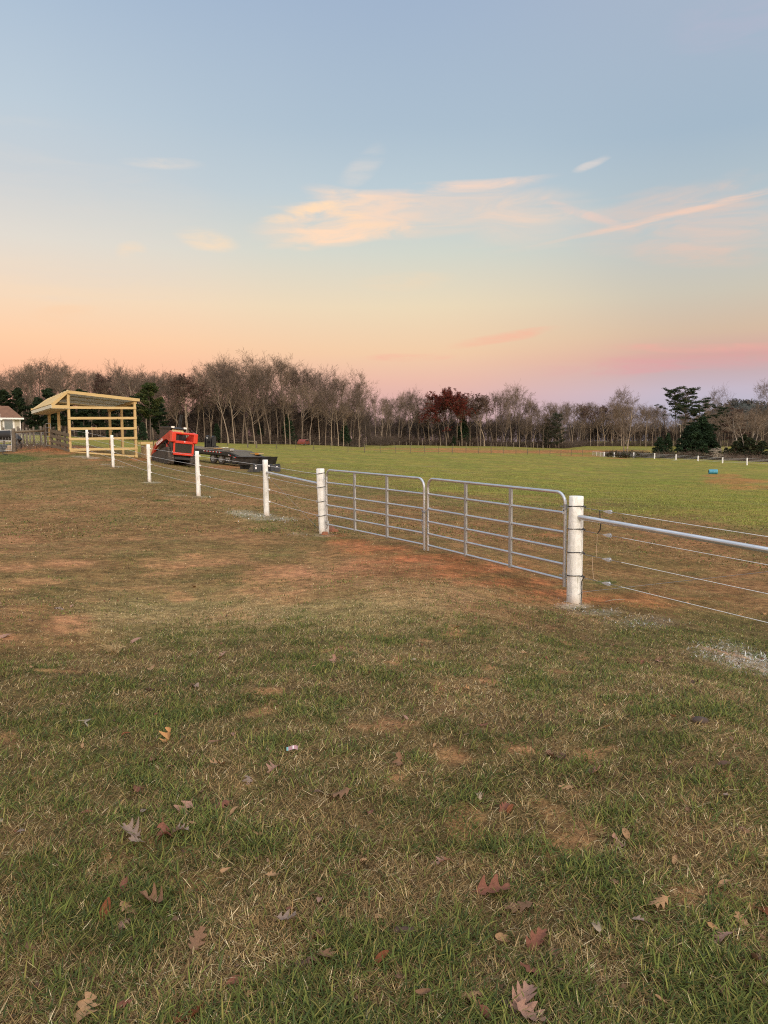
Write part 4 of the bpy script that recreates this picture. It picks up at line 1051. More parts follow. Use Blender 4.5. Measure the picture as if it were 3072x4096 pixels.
# timber and straps on the deck
t = on_trailer('lumber_stack', 'weathered boards lying loose on the trailer deck', 'lumber', -1.6, .6, ZD + .02)
for k in range(6):
    m = MB(); m.beam((-1.6 + .15 * (k % 3), .10 + .18 * k, .03 + .03 * (k % 2)), (1.4 + .25 * (k % 2), .12 + .17 * k, .03 + .03 * (k % 2)), .14, .05); m.build('board', wood_mat('deck_board_%d' % k, (.36, .30, .22), (.24, .19, .13), (.1, .08, .05)) if k in (0, 1) else (M_PINEGREY if k % 2 else M_OLD), t)
t = on_trailer('orange_strap', 'orange tie-down strap lying over boards at the loader end of the deck', 'strap', .05, .5, ZD + .1)
m = MB(); m.box((0, 0, .0), (.55, .10, .05)); m.box((.25, .3, .01), (.1, .5, .04)); m.build('webbing', mat('orange_webbing', (.45, .24, .08), None, .7), t)
t = on_trailer('silver_ratchet_box', 'shiny silver aluminium toolbox on the trailer deck', 'toolbox', 1.65, .45, ZD + .02)
m = MB(); m.box((0, 0, .09), (.95, .35, .16)); m.build('box', mat('polished_aluminium', (.62, .63, .64), (.45, .46, .47), .3, .9, 7), t, bevel=.02)
m = MB(); m.box((0, 0, .18), (.99, .39, .03)); m.build('lid', M_GALV, t)
t = on_trailer('yellow_lumber', 'small stack of yellowed boards with an orange end on the trailer', 'lumber', 2.9, 1.9, .72)
for k in range(3):
    m = MB(); m.box((0, 0, .10 + .05 * k), (1.6, .5, .045)); m.build('board', M_PINE if k == 1 else M_OLD, t)
m = MB(); m.box((.62, -.26, .14), (.4, .02, .12)); m.build('strap', mat('orange_strap_web', (.62, .26, .04), None, .6), t)
# steel hopper and box attachment on the grass at the trailer's rear
hp = at(996, 1866, 50.5); hp.z = gz(hp.x, hp.y) - .14
t = thing('steel_hopper', 'large dull black steel hopper standing at the trailer rear', 'hopper', hp, R(-33))
m = MB(); m.prism([(-.95, 0), (.55, 0), (.78, .52), (-1.15, .52)], (0, 0, .42), (1, 0, 0), (0, 0, 1), (0, 1.1, 0)); m.build('bin', M_BLKDIRT, t, bevel=.01)
m = MB(); m.prism([(.56, .05), (1.35, .12), (1.55, .62), (.78, .56)], (0, .2, .36), (1, 0, 0), (0, 0, 1), (0, .9, 0)); m.build('chute', M_BLK, t, bevel=.01)
m = MB(); m.box((-.2, .5, .965), (2.3, 1.25, .04)); m.build('lid', mat('rusty_lid', (.075, .066, .058), (.045, .040, .036), .7, .2, 4), t)
m = MB(); m.box((-1.20, .05, .74), (.62, .06, .30)); m.build('side_guard', mat('scraped_steel', (.12, .11, .10), (.05, .045, .04), .6, .3, 12), t)
m = MB(); m.box((-.8, .5, .2), (.12, .9, .44)); m.box((.4, .5, .2), (.12, .9, .44)); m.build('stand', M_BLK, t)
bp = at(990, 1879, 46.4); bp.z = gz(bp.x, bp.y)
t = thing('box_blade', 'dark grey box blade attachment with white stickers on the grass', 'blade attachment', bp, R(-12)); t.scale = (.88, .9, 1)
M_SLATE = mat('slate_grey_paint', (.045, .050, .056), (.035, .038, .042), .5, 0, 3)
m = MB(); m.prism([(-.05, 0), (.42, 0), (.40, .42), (.30, .40)], (0, 0, .0), (1, 0, 0), (0, 0, 1), (0, .5, 0)); m.build('wedge_end', mat('scuffed_steel', (.09, .08, .065), (.05, .045, .04), .6, .2, 8), t)
m = MB(); m.box((.62, .1, .23), (.42, .10, .46)); m.build('end_plate', M_SLATE, t, bevel=.01)
m = MB(); m.box((1.25, .22, .24), (.85, .3, .42)); m.box((1.62, .2, .24), (1.3, .26, .38)); m.build('body', M_SLATE, t, bevel=.01)
m = MB(); m.box((2.12, .1, .22), (.36, .12, .42)); m.build('end_plate', M_SLATE, t, bevel=.01)
m = MB(); m.box((.60, .047, .24), (.12, .006, .14)); m.box((.59, .047, .39), (.08, .006, .04)); m.build('sticker', M_LOG, t)
m = MB(); m.box((2.12, .037, .33), (.12, .006, .04)); m.build('sticker', M_LOG, t)
m = MB(); m.tube([(1.95, .1, .44), (2.3, .1, .46)], .03, 8); m.build('hose', M_BLK, t)

# ------------------------------------------------------------------ old farmyard at the left
def opost(name, label, u, v, Y, h, r=.075, group='weathered posts of the old fence', lean=(0, 0)):
    p = on(u, Y); t, m = round_post(name, label, p, r, h, group, lean, 10, rough=.006)
    t['category'] = 'fence post'; m.build('timber', M_OLDZ, t); return p, t
pA, _ = opost('corner_post', 'stout weathered post beside the wire gate and black cow', 57, 1770, 47.0, 1.42, .11)
pB, _ = opost('corner_post', 'weathered post at the far end of the wooden top rail', 184, 1770, 48.2, 1.40, .09)
t = thing('top_rail', 'round weathered rail joining two old posts', 'fence rail', pA + Vector((0, 0, 1.12)), 0)
m = MB(); m.tube([pA + Vector((.02, 0, 1.20)), pB + Vector((0, 0, 1.05))], .075, 10); m.build('timber', M_OLD, t, True)
for u, Y, h, lb, ln in ((85, 53, 1.30, 'leaning grey post behind the black cow', (-.06, 0)), (108, 56, 1.30, 'grey post in the brush left of centre rail', (.02, 0)), (137, 55, 1.32, 'grey post under the middle of the rail', (0, 0)),
                      (166, 53, 1.30, 'brown post under the right part of the rail', (0, 0)), (93, 60, 1.2, 'reddish post far behind the rail', (.03, 0)), (122, 68, 1.2, 'thin post farthest behind the rail', (0, 0)), (17, 53, 1.5, 'dark post behind the cow near the house', (0, 0)), (75, 54, 1.45, 'thin grey post right of the house corner', (0, 0))):
    opost('fence_post', lb, u, 1770, Y, h, .07, lean=ln)
t = thing('field_wire', 'low woven wire between the old grey posts', 'fence wire', on(60, 53), 0)
m = MB()
wp = [on(57, 47.1), on(85, 53), on(108, 56), on(137, 55), on(166, 53), on(184, 48.3)]
for h in (.25, .5, .75, 1.0):
    for a, b in zip(wp, wp[1:]): m.tube([a + Vector((0, 0, h)), b + Vector((0, 0, h))], .004, 4, False)
for a, b in zip(wp, wp[1:]):
    for k in range(1, 14): q_ = a.lerp(b, k / 14); m.tube([q_, q_ + Vector((0, 0, 1.05))], .0025, 3, False)
m.build('mesh', M_WIREFAR, t, True)
# board fence panel between old corner and shelter
t = thing('board_fence', 'short grey board fence against the shelter', 'board fence', on(205, 46.5), 0)
q0 = on(205, 46.6); q1 = on(279, 43.9)
for k, h in enumerate((.98, .69, .38, .08)):
    m = MB(); off = Vector((0, 0, 0))
    m.beam(q0 + Vector((0, -.06, h + .05)), q0.lerp(q1, .45) + Vector((0, -.06, h)), .03, .165); m.beam(q0.lerp(q1, .46) + Vector((0, -.06, h + .02)), q1 + Vector((0, -.06, h - .03)), .03, .165)
    m.build('board', M_OLD, t, True)
for f in (.02, .33, .46, .75, .97):
    m = MB(); c_ = q0.lerp(q1, f) + Vector((0, .05, 0)); m.beam(c_ - Vector((0, 0, .2)), c_ + Vector((0, 0, 1.12)), .12, .10, up=(0, 1, 0)); m.build('post', M_OLDZ, t, True)
# far side board fence posts seen between boards
# small tube gate leaning open by the shelter
def yard_gate(label, p0, p1, h, n, wire, arch=True):
    t = thing('yard_gate', label, 'gate', p0, 0, 'small tube gates of the old yard')
    m = MB(); U = Vector((0, 0, 1)); r = .022; b0, b1 = p0 + U * .12, p1 + U * .12
    m.tube([b0, b0 + U * (h - .05), b0 + U * h + (b1 - b0).normalized() * .06, b1 + U * h - (b1 - b0).normalized() * .06, b1 + U * (h - .05), b1, b0], r, 8); m.build('frame', M_GALVDULL, t, True)
    for k in range(1, n):
        m = MB(); m.tube([b0 + U * h * k / n, b1 + U * h * k / n], r * .8, 8); m.build('rail', M_GALVDULL, t, True)
    if wire:
        m = MB()
        for k in range(1, 9): m.tube([b0.lerp(b1, k / 9), b0.lerp(b1, k / 9) + U * h * .66], .005, 4, False)
        for k in range(1, 8): m.tube([b0 + U * h * .66 * k / 8, b1 + U * h * .66 * k / 8], .005, 4, False)
        m.build('mesh', M_GALVDULL, t, True)
yard_gate('narrow tube gate standing open beside the shelter post', on(187, 48.0), on(206, 47.0), 1.35, 5, False)
gq = on(-60, 45.6); yard_gate('wire filled tube gate in front of the black cow', gq, on(47, 46.6), 1.22, 2, True)
# house
hp0 = on(-40, 78)
house = thing('farm_house', 'small pale grey house with a brown shingle roof at the left edge', 'house', (at(37, 1700, 78).x, 78, 0), R(30))
def zz(v, u=40, Y=78): return at(u, v, Y).z
M_SID = mat('grey_siding', (.46, .43, .34), (.42, .39, .31), .8, 0, 1.5, (.2, .2, 14)); M_ROOF = mat('brown_shingles', (.20, .098, .048), (.13, .062, .034), .9, 0, 1.6, (2, 2, 12), .02, 10); M_TRIM = mat('white_trim', (.75, .74, .70), None, .6)
g0 = zz(1790); ez = zz(1672); rzh = zz(1618)
m = MB(); m.box((-4.0, 3.2, (g0 + ez) / 2), (10.0, 6.0, ez - g0)); m.build('wall', M_SID, house)
m = MB(); m.prism([(-9.2, 0), (1.25, 0), (.20, rzh - ez), (-9.2, rzh - ez)], (0, -.25, ez), (1, 0, 0), (0, 0, 1), (0, 3.4, 0))
m.v = []; m.f = []; m.sm = []; m.mi = []
m.add([(-9.2, -.3, ez), (1.28, -.3, ez), (.25, 3.2, rzh), (-9.2, 3.2, rzh), (-9.2, 6.6, ez), (1.28, 6.6, ez)], [(0, 1, 2, 3), (3, 2, 5, 4), (1, 5, 2), (0, 3, 4), (0, 4, 5, 1)])
m.build('roof', M_ROOF, house)
m = MB(); m.box((-3.9, -.32, ez - .06), (10.5, .08, .16)); m.box((1.02, .2, (g0 + ez) / 2), (.10, .12, ez - g0)); m.box((-.95, .17, (g0 + ez) / 2 - .1), (.14, .1, ez - g0)); m.build('trim', M_TRIM, house)
# projecting gable bay on the left, its roof edge falling to the right
m = MB(); m.prism([(-5.5, 0), (-.95, 0), (-.95, ez - g0 - .15), (-3.2, rzh - g0 - .35), (-5.5, ez - g0 - .15)], (0, -1.4, g0), (1, 0, 0), (0, 0, 1), (0, 1.7, 0)); m.build('gable_bay', M_SID, house)
m = MB(); m.beam((-.72, -1.5, ez - .22), (-3.2, -1.5, rzh - .20), .10, .16); m.beam((-5.7, -1.5, ez - .22), (-3.2, -1.5, rzh - .20), .10, .16); m.build('bargeboard', M_TRIM, house)
for x, z0, w, h_ in ((-.05, zz(1698), .75, 1.0), (-1.25, zz(1690), .40, 1.4)):
    m = MB(); y = .14 if x > -1 else -1.44
    m.box((x, y, z0), (w + .34, .08, h_ + .34)); wo_ = m.build('window', M_TRIM, house)
    m = MB(); m.box((x, y - .05, z0), (w, .03, h_)); p_ = m.build('pane', mat('window_glass', (.10, .13, .13), None, .1, 0, spec=.8), house); p_.parent = wo_
m = MB(); m.box((-.55, .1, g0 + 1.35), (2.9, .06, .06)); m.box((-.55, .1, g0 + .9), (2.9, .04, .04))
m.build('porch_rail', M_TRIM, house)
# black cow behind the wire gate
cow = thing('cow', 'black cow standing behind the wire gate at the left edge', 'cow', on(28, 50.5), R(0))
def skin_body(name, joints, edges, mt, parent, sub=2):
    me = bpy.data.meshes.new(name); me.from_pydata([j[0] for j in joints], edges, []); me.update(); me.materials.append(mt)
    o = bpy.data.objects.new(name, me); COL.objects.link(o); o.parent = parent
    sk = o.modifiers.new('skin', 'SKIN'); sk.use_smooth_shade = True
    if not me.skin_vertices: me.attributes  # layer is made with the modifier
    bpy.context.view_layer.objects.active = o
    for i, j in enumerate(joints):
        r_ = j[1]; me.skin_vertices[0].data[i].radius = r_ if hasattr(r_, '__len__') else (r_, r_)
    me.skin_vertices[0].data[0].use_root = True
    ss = o.modifiers.new('sub', 'SUBSURF'); ss.levels = sub; ss.render_levels = sub
    return o
M_COW = mat('black_hide', (.010, .009, .009), (.016, .014, .013), .65, 0, 4)
J = [((.0, 0, .98), (.36, .34)), ((.45, 0, .99), (.34, .33)), ((.80, 0, 1.0), (.30, .30)), ((-.5, 0, .97), (.36, .36)), ((-.85, 0, 1.02), (.30, .32)), ((-1.15, 0, 1.08), (.18, .22)), ((-1.45, -.05, 1.06), (.15, .17)), ((-1.75, -.08, .92), (.10, .12)), ((-1.92, -.1, .82), (.08, .08)),
     ((.78, -.20, .72), (.17, .15)), ((.66, -.22, .55), (.09, .09)), ((.80, -.22, .40), (.07, .06)), ((.76, -.22, .08), (.05, .05)), ((.78, .20, .72), (.17, .15)), ((.68, .22, .55), (.09, .09)), ((.84, .22, .40), (.07, .06)), ((.80, .22, .08), (.05, .05)),
     ((-.78, -.20, .68), (.13, .12)), ((-.78, -.2, .40), (.07, .06)), ((-.78, -.2, .08), (.05, .05)), ((-.72, .20, .68), (.13, .12)), ((-.70, .2, .40), (.07, .06)), ((-.72, .2, .08), (.05, .05))]
E = [(0, 1), (1, 2), (0, 3), (3, 4), (4, 5), (5, 6), (6, 7), (7, 8), (2, 9), (9, 10), (10, 11), (11, 12), (2, 13), (13, 14), (14, 15), (15, 16), (4, 17), (17, 18), (18, 19), (4, 20), (20, 21), (21, 22)]
skin_body('body', J, E, M_COW, cow)
m = MB(); m.tube([(1.06, 0, 1.15), (1.14, 0, 1.0), (1.15, 0, .7), (1.13, 0, .45)], [.03, .022, .02, .045], 8); m.build('tail', M_COW, cow)
for s_ in (-1, 1): m = MB(); m.prism([(0, 0), (.16, .05), (.18, -.03), (.05, -.06)], (-1.50, .12 * s_, 1.14), (0, s_, 0), (0, 0, 1), (.02, 0, 0)); m.build('ear', M_COW, cow)
for s_ in (-1, 1):
    for x in (.76, -.78): m = MB(); m.tube([(x, .22 * s_, 0), (x, .22 * s_, .08)], [.065, .05], 10); m.build('hoof', M_BLK, cow)
# trough and hose
tp_ = on(22, 48.2)
t = thing('feed_trough', 'grey tub with a pale lump beside it behind the wire gate', 'trough', tp_, 0)
m = MB(); m.prism([(-.40, 0), (.40, 0), (.5, .5), (-.5, .5)], (0, 0, 0), (1, 0, 0), (0, 0, 1), (0, .6, 0)); m.build('tub', mat('grey_plastic', (.05, .055, .055), None, .6), t, bevel=.04)
t = thing('mineral_block', 'tan feed block beside the grey tub', 'feed block', on(42, 48.0), 0)
m = MB(); m.box((0, 0, .2), (.3, .3, .4)); m.box((-.2, -.1, .1), (.12, .12, .2)); m.build('block', mat('tan_block', (.42, .32, .22), (.32, .24, .16), .9, 0, 4), t, bevel=.05)
t = thing('black_hose', 'black hose curling down from the gate to the bare dirt', 'hose', on(12, 44.3), 0)
hq = on(14, 44.2); m = MB(); m.tube([hq + Vector((-.5, .2, .62)), hq + Vector((-.3, .15, .58)), hq + Vector((-.12, .1, .45)), hq + Vector((-.06, .05, .25)), hq + Vector((-.05, 0, .05)), hq + Vector((.05, 0, .03)), hq + Vector((.3, -.1, .025))], .022, 8); m.build('tube', M_BLK, t, True)
for u, v, s_, lb in ((108, 1783, .09, 'white scrap of litter on the dirt left of the cup'), (147, 1780, .11, 'white crumpled cup on the dirt under the rail'), (134, 1784, .06, 'pale stone on the dirt beside the crumpled cup')):
    p = ghit(u, v); t = thing('litter', lb, 'litter', p, 0); m = MB(); m.tube([(0, 0, 0), (.02, 0, s_)], [s_ * .4, s_ * .55], 7); m.build('scrap', M_LOG, t)

# ------------------------------------------------------------------ blue barrel
bb = ghit(2852, 1896); Yb = bb.y
t = thing('blue_barrel', 'open blue plastic barrel lying on its side in the pasture', 'barrel', bb, R(-12))
L_ = 33 / F * Yb; r_ = 9.3 / F * Yb
M_BLUE = mat('faded_blue_plastic', (.035, .22, .34), (.06, .28, .36), .45, 0, 2)
m = MB(); n = 28; prof = [(-L_ / 2 + .03, r_ * .86), (-L_ / 2, r_ * .88), (-L_ / 2, r_ * .96), (-L_ / 2 + .05, r_), (-L_ / 6, r_ * 1.0), (-L_ / 6 + .03, r_ * .975), (-L_ / 6 + .06, r_), (L_ / 6, r_), (L_ / 6 + .03, r_ * .975), (L_ / 6 + .06, r_), (L_ / 2 - .05, r_), (L_ / 2, r_ * .93), (L_ / 2 - .02, r_ * .85), (L_ / 2 - .03, .01)]
inner = [(L_ / 2 - .06, .01), (L_ / 2 - .06, r_ * .84), (-L_ / 2 + .03, r_ * .86)]
prof = prof; vs = [(x, q * math.cos(2 * math.pi * k / n), r_ * .97 + q * math.sin(2 * math.pi * k / n)) for x, q in prof for k in range(n)]
m.add(vs, [(i * n + k, (i + 1) * n + k, (i + 1) * n + (k + 1) % n, i * n + (k + 1) % n) for i in range(len(prof) - 1) for k in range(n)], True); m.build('shell', M_BLUE, t)
m = MB(); vs = [(x, q * math.cos(2 * math.pi * k / n), r_ * .97 + q * math.sin(2 * math.pi * k / n)) for x, q in inner for k in range(n)]
m.add(vs, [(i * n + k, (i + 1) * n + k, (i + 1) * n + (k + 1) % n, i * n + (k + 1) % n) for i in range(len(inner) - 1) for k in range(n)], True); m.build('lining', mat('barrel_inside', (.02, .05, .075), None, .6), t)

# ------------------------------------------------------------------ white fence far right, its gate, and the thin wire fence of the pasture
WP = [(2417, 1830, 213), (2457, 1831, 211), (2535.5, 1832, 208), (2619, 1836, 204), (2705, 1841, 199), (2793.5, 1847, 193), (2892, 1854, 187), (2990, 1857, 182), (3100, 1862, 177)]
wlab = ['white post right of the far tube gate', 'white post just left of the lone bare tree', 'white post right of the lone bare tree', 'white post with pale ground below the small cedar', 'white post under the umbrella pines',
        'white post left of the fallen brush', 'white post right of the fallen brush', 'rightmost white post in view', 'white post beyond the right frame edge']
wps = []
for (u, v, Y), lb in zip(WP, wlab):
    p = on(u, Y); p.z = at(u, v, Y).z; wps.append(p)
    t = thing('far_fence_post', lb, 'fence post', p, 0, 'white posts of the far fence'); m = MB(); m.tube([(0, 0, -.8), (0, 0, 1.5)], .17, 10); m.build('timber', M_WHITEFAR, t)
t = thing('far_fence_wires', 'four pale wires strung along the far white posts', 'fence wire', wps[0], 0)
for h in (.35, .68, 1.0, 1.33):
    m = MB(); m.tube([p + Vector((0, -.1, h)) for p in wps[:]], .022, 4, False, False); m.build('strand', M_WIREFAR, t, True)
p0 = on(2371, 216); p0.z = at(2371, 1826, 216).z
t = thing('far_gate', 'pale tube gate at the left end of the far white fence', 'gate', p0, 0)
d = wps[0] - p0
m = MB(); m.tube([p0, p0 + Vector((0, 0, 1.35)), wps[0] + Vector((0, 0, 1.45)), wps[0] + Vector((0, 0, .2))], .05, 6); m.build('frame', M_WIREFAR, t, True)
for k in range(5): m = MB(); m.tube([p0 + Vector((0, 0, .15 + .27 * k)), wps[0] + Vector((0, 0, .25 + .27 * k))], .035, 5); m.build('rail', M_WIREFAR, t, True)
for k in (.33, .66): m = MB(); m.beam(p0 + d * k + Vector((0, -.04, .1)), p0 + d * k + Vector((0, -.04, 1.4)), .1, .05, up=(0, 1, 0)); m.build('brace', M_WIREFAR, t, True)
# brush line rails seen behind the far fence
M_TP = mat('green_brown_stake', (.09, .08, .045), (.13, .11, .07), .8, 0, 3)
TP = [(910, 1788, 140), (1106, 1796, 140), (1183, 1802, 142), (1255, 1803, 142), (1324, 1801, 142), (1392, 1801, 143), (1458, 1802, 144), (1521, 1806, 145), (1581, 1810, 147), (1641, 1811, 148), (1698, 1811, 150), (1755, 1811, 152), (1809, 1811, 154),
      (1864, 1803, 165), (1914, 1819, 160), (1965, 1820, 164), (2015, 1822, 168), (2064, 1824, 172), (2110, 1826, 178), (2157, 1827, 184), (2200, 1828, 190), (2244, 1828, 196), (2287, 1829, 202), (2330, 1828, 209)]
tps = []
def stake_lab(u):
    L = [(1100, 'right of the twin wooden brace posts'), (1330, 'between the trailer and the left gate leaf'), (1540, 'above the left gate leaf'), (1720, 'above the gap between gate leaves'), (1900, 'in front of the red-leaved oak'), (2100, 'in front of the long clay strip'), (2300, 'at the right end of the clay strip'), (9999, 'beside the far tube gate')]
    if u < 1000: return 'behind the trailer, left of the twin brace posts'
    return next(s for a, s in L if u < a)
for i, (u, v, Y) in enumerate(TP):
    p = on(u, Y); tps.append(p); rg = random.Random(i); h = rg.uniform(1.35, 1.75)
    t = thing('fence_stake', 'thin dark fence stake ' + stake_lab(u), 'fence stake', p, 0, 'thin stakes of the pasture fence')
    m = MB(); m.tube([(0, 0, -.3), (rg.uniform(-.04, .04), 0, h)], .055 if i % 3 else .075, 6); m.build('stake', M_TP, t)
t = thing('pasture_wires', 'barely visible wires between the thin pasture stakes', 'fence wire', tps[0], 0)
for h in (.5, .9, 1.25):
    m = MB(); m.tube([p + Vector((0, 0, h)) for p in tps], .008, 3, False, False); m.build('strand', mat('rusty_wire_%d' % int(h * 10), (.16, .13, .10), None, .6), t, True)
b0, b1 = on(991, 138), on(1026.5, 138)
t = thing('post_brace', 'two wooden posts joined by a rail at the top of the pasture', 'fence brace', b0, 0)
for p in (b0, b1): m = MB(); m.tube([p - Vector((0, 0, .3)), p + Vector((0, 0, 1.25))], .13, 10); m.build('post', M_OLDZ, t, True)
m = MB(); m.tube([b0 + Vector((-.1, 0, 1.15)), b1 + Vector((.1, 0, 1.13))], .08, 8); m.build('rail', M_OLD, t, True)
# second stake line along the wood edge
for i in range(26):
    u = 1575 + i * 24 + random.uniform(-5, 5); p = on(u, float(np.interp(u, [1500, 1620], [215, 272])))
    t = thing('fence_stake', 'pale stake at the foot of the middle wood', 'fence stake', p, 0, 'pale stakes along the foot of the middle wood')
    m = MB(); m.tube([(0, 0, -.3), (0, 0, random.uniform(1.2, 1.9))], .06, 5); m.build('stake', mat('pale_stake', (.26, .22, .16), None, .8) if i == 0 else bpy.data.materials['pale_stake'], t)
# old red car at the wood's edge
cp_ = on(1215, 182); t = thing('parked_car', 'old red car half hidden by trunks at the wood edge', 'car', cp_, R(76))
cm = mat('faded_red_car', (.20, .040, .026), (.14, .032, .022), .4, 0, 2)
m = MB(); m.prism([(-2.1, .25), (2.1, .25), (2.15, .7), (1.5, .85), (1.0, 1.35), (-.9, 1.42), (-1.6, .95), (-2.15, .8)], (0, -.85, 0), (1, 0, 0), (0, 0, 1), (0, 1.7, 0)); m.build('body', cm, t, bevel=.06)
for a, b in ((-1.25, -.35), (-.25, .85)): m = MB(); m.prism([(a, .92), (b, .92), (b - .08, 1.3), (a + .25, 1.3)], (0, -.87, 0), (1, 0, 0), (0, 0, 1), (0, .015, 0)); m.build('window', M_GLASS, t)
for x in (-1.35, 1.35): m = MB(); m.tube([(x, -.88, .32), (x, -.66, .32)], .32, 16); m.build('wheel', M_RUB, t)
m = MB(); m.box((0, -.88, 1.40), (1.7, .03, .05)); m.build('roof_rack', M_WIREFAR, t)
# ------------------------------------------------------------------ trees
M_BARK = mat('pale_bark', (.25, .205, .15), (.155, .12, .09), .9, 0, .8, (3, 3, .6), .02, 6)
M_BARKD = mat('dark_bark', (.12, .09, .065), (.075, .058, .045), .9, 0, .8, (3, 3, .6), .02, 6)
M_TWIG = mat('bare_twigs', (.190, .145, .106), (.130, .098, .072), .9, 0, .5)
M_TWIGD = mat('shaded_wood_twigs', (.090, .066, .048), (.058, .043, .032), .95, 0, .5)  # darker twig tone: the shade inside the wood is put into the colour
def vary(m_, lo, hi):
    N = NT(m_.node_tree); b = N.n['Principled BSDF']; src = b.inputs['Base Color'].links[0].from_socket
    r = N.node('ShaderNodeObjectInfo').outputs['Random']; N.l.new(N.mix(1.0, src, N.mix(r, lo, hi), 'MULTIPLY'), b.inputs['Base Color'])
vary(M_TWIG, (.70, .66, .66), (1.28, 1.22, 1.12)); vary(M_BARK, (.55, .52, .50), (1.45, 1.42, 1.36)); vary(M_TWIGD, (.7, .7, .7), (1.4, 1.35, 1.3))
M_LEAFG = vcol_mat('evergreen_foliage', .8, .15, .15)
M_LEAFR = vcol_mat('red_foliage', .8, .25, .15)

def segmesh(name, segs, sides=3):
    S = np.array(segs, float); p0, p1, r0, r1 = S[:, 0:3], S[:, 3:6], S[:, 6], S[:, 7]
    d = p1 - p0; d /= np.maximum(np.linalg.norm(d, axis=1), 1e-6)[:, None]
    ref = np.where(np.abs(d[:, 2:3]) < .9, np.array([[0, 0, 1.]]), np.array([[1., 0, 0]]))
    a = np.cross(d, ref); a /= np.linalg.norm(a, axis=1)[:, None]; b = np.cross(d, a)
    rings = []
    for p, r in ((p0, r0), (p1, r1)):
        for k in range(sides):
            t = 2 * math.pi * k / sides; rings.append(p + (a * math.cos(t) + b * math.sin(t)) * r[:, None])
    V = np.stack(rings, 1).reshape(-1, 3); b0 = np.arange(len(S)) * 2 * sides
    Q = np.concatenate([np.stack([b0 + k, b0 + (k + 1) % sides, b0 + sides + (k + 1) % sides, b0 + sides + k], 1) for k in range(sides)])
    return fastmesh(name, V, Q, None, None, True)

def grow(seed, H=20.0, clear=.42, nprim=14, asc=38, spread=.30, lean=0.0, fork=False, dens=1.0, rad=.0125, wild=0.0, twig=.0125):
    """a leafless tree: trunk and limbs, and the twigs of its crown"""
    rg = random.Random(seed); limbs = []; twigs = []; tips = []
    def line(p, d, L, r0, r1, n, trop, wob, store):
        pts = [p]; 
        for i in range(n):
            d = Vector((d.x + rg.gauss(0, wob), d.y + rg.gauss(0, wob), d.z + rg.gauss(0, wob) + trop)).normalized()
            q = p + d * (L / n); f0 = i / n; f1 = (i + 1) / n
            store.append((*p, *q, r0 + (r1 - r0) * f0, r0 + (r1 - r0) * f1)); p = q; pts.append(p)
        return pts, d
    def sub(pts, r, lvl, L):
        if lvl > 4: return
        cnt = {2: 7, 3: 5, 4: 3.4}[lvl] * dens; cnt = int(cnt + rg.random())
        for _ in range(cnt):
            f = rg.uniform(.22 if lvl == 2 else .12, 1.0) * (len(pts) - 1); i = min(int(f), len(pts) - 2); p = pts[i].lerp(pts[i + 1], f - i)
            d0 = (pts[i + 1] - pts[i]).normalized()
            s = Vector((rg.gauss(0, 1), rg.gauss(0, 1), rg.gauss(0, .7))); s = (s - d0 * s.dot(d0)).normalized()
            a = R(rg.uniform(22, 52)); d = d0 * math.cos(a) + s * math.sin(a)
            l = L * rg.uniform(.38, .62); rr = max(r * .5, twig)
            st = limbs if lvl == 2 and rr > .05 else twigs
            ps, _ = line(p, d, l, rr, max(rr * .45, twig * .8), 3 if lvl < 4 else 2, .06, .10 + wild * .1, st)
            if lvl == 4: tips.append(ps[-1])
            sub(ps, rr, lvl + 1, l)
    stems = [(Vector((0, 0, -.3)), Vector((lean, rg.gauss(0, .02), 1)), H, H * rad)]
    if fork:
        h0 = H * rg.uniform(.10, .3); pts, d = line(Vector((0, 0, -.3)), Vector((lean, 0, 1)), h0, H * rad, H * rad * .85, 3, .0, .02, limbs)
        stems = [(pts[-1], Vector((sx * rg.uniform(.14, .3), rg.gauss(0, .1), 1)), (H - h0) * rg.uniform(.85, 1.0), H * rad * .62) for sx in (-1, 1)]
    for (p, d, L, r) in stems:
        pts, _ = line(p, d.normalized(), L * .90, r, .03, 12, .03, .035 + wild * .05, limbs)
        for i in range(int(nprim * (1 if not fork else .65))):
            f = clear + (1 - clear) * ((i + rg.random()) / nprim * (1 if not fork else 1.5)) ** .9
            f = min(f, .98); z = f * 12; k = min(int(z), 11); q = pts[k].lerp(pts[k + 1], z - k)
            az = rg.uniform(0, 6.283) ; a = R(asc + rg.uniform(-12, 14)) * (1.25 - .45 * f)
            dd = Vector((math.cos(az) * math.sin(a), math.sin(az) * math.sin(a), math.cos(a)))
            zc = H * (clear * .72 + 1) / 2; hh_ = H - zc; w_ = H * spread * .92; sa_, ca_ = math.sin(a), math.cos(a)
            qa = (sa_ / w_) ** 2 + (ca_ / hh_) ** 2; qb = 2 * (q.z - zc) * ca_ / hh_ ** 2; qc = ((q.z - zc) / hh_) ** 2 - 1; ds = qb * qb - 4 * qa * qc
            l = ((-qb + math.sqrt(ds)) / (2 * qa) if ds > 0 else H * .2) * rg.uniform(.72, 1.0); l = max(l, H * .07); rr = r * (1 - f * .80) * .50
            ps, _ = line(q, dd, l, rr, .025, 5, .07, .09 + wild * .08, limbs); sub(ps, rr, 2, l)
        # a few dead stubs low down
        for _ in range(3):
            z = rg.uniform(.15, clear) * 12; k = int(z); q = pts[k]; az = rg.uniform(0, 6.283)
            ps, _ = line(q, Vector((math.cos(az), math.sin(az), .5)).normalized(), H * .07, .035, .015, 3, .02, .15, limbs); sub(ps, .02, 4, H * .06)
        sub(pts[-4:], .05, 3, H * .12)
    return limbs, twigs, tips

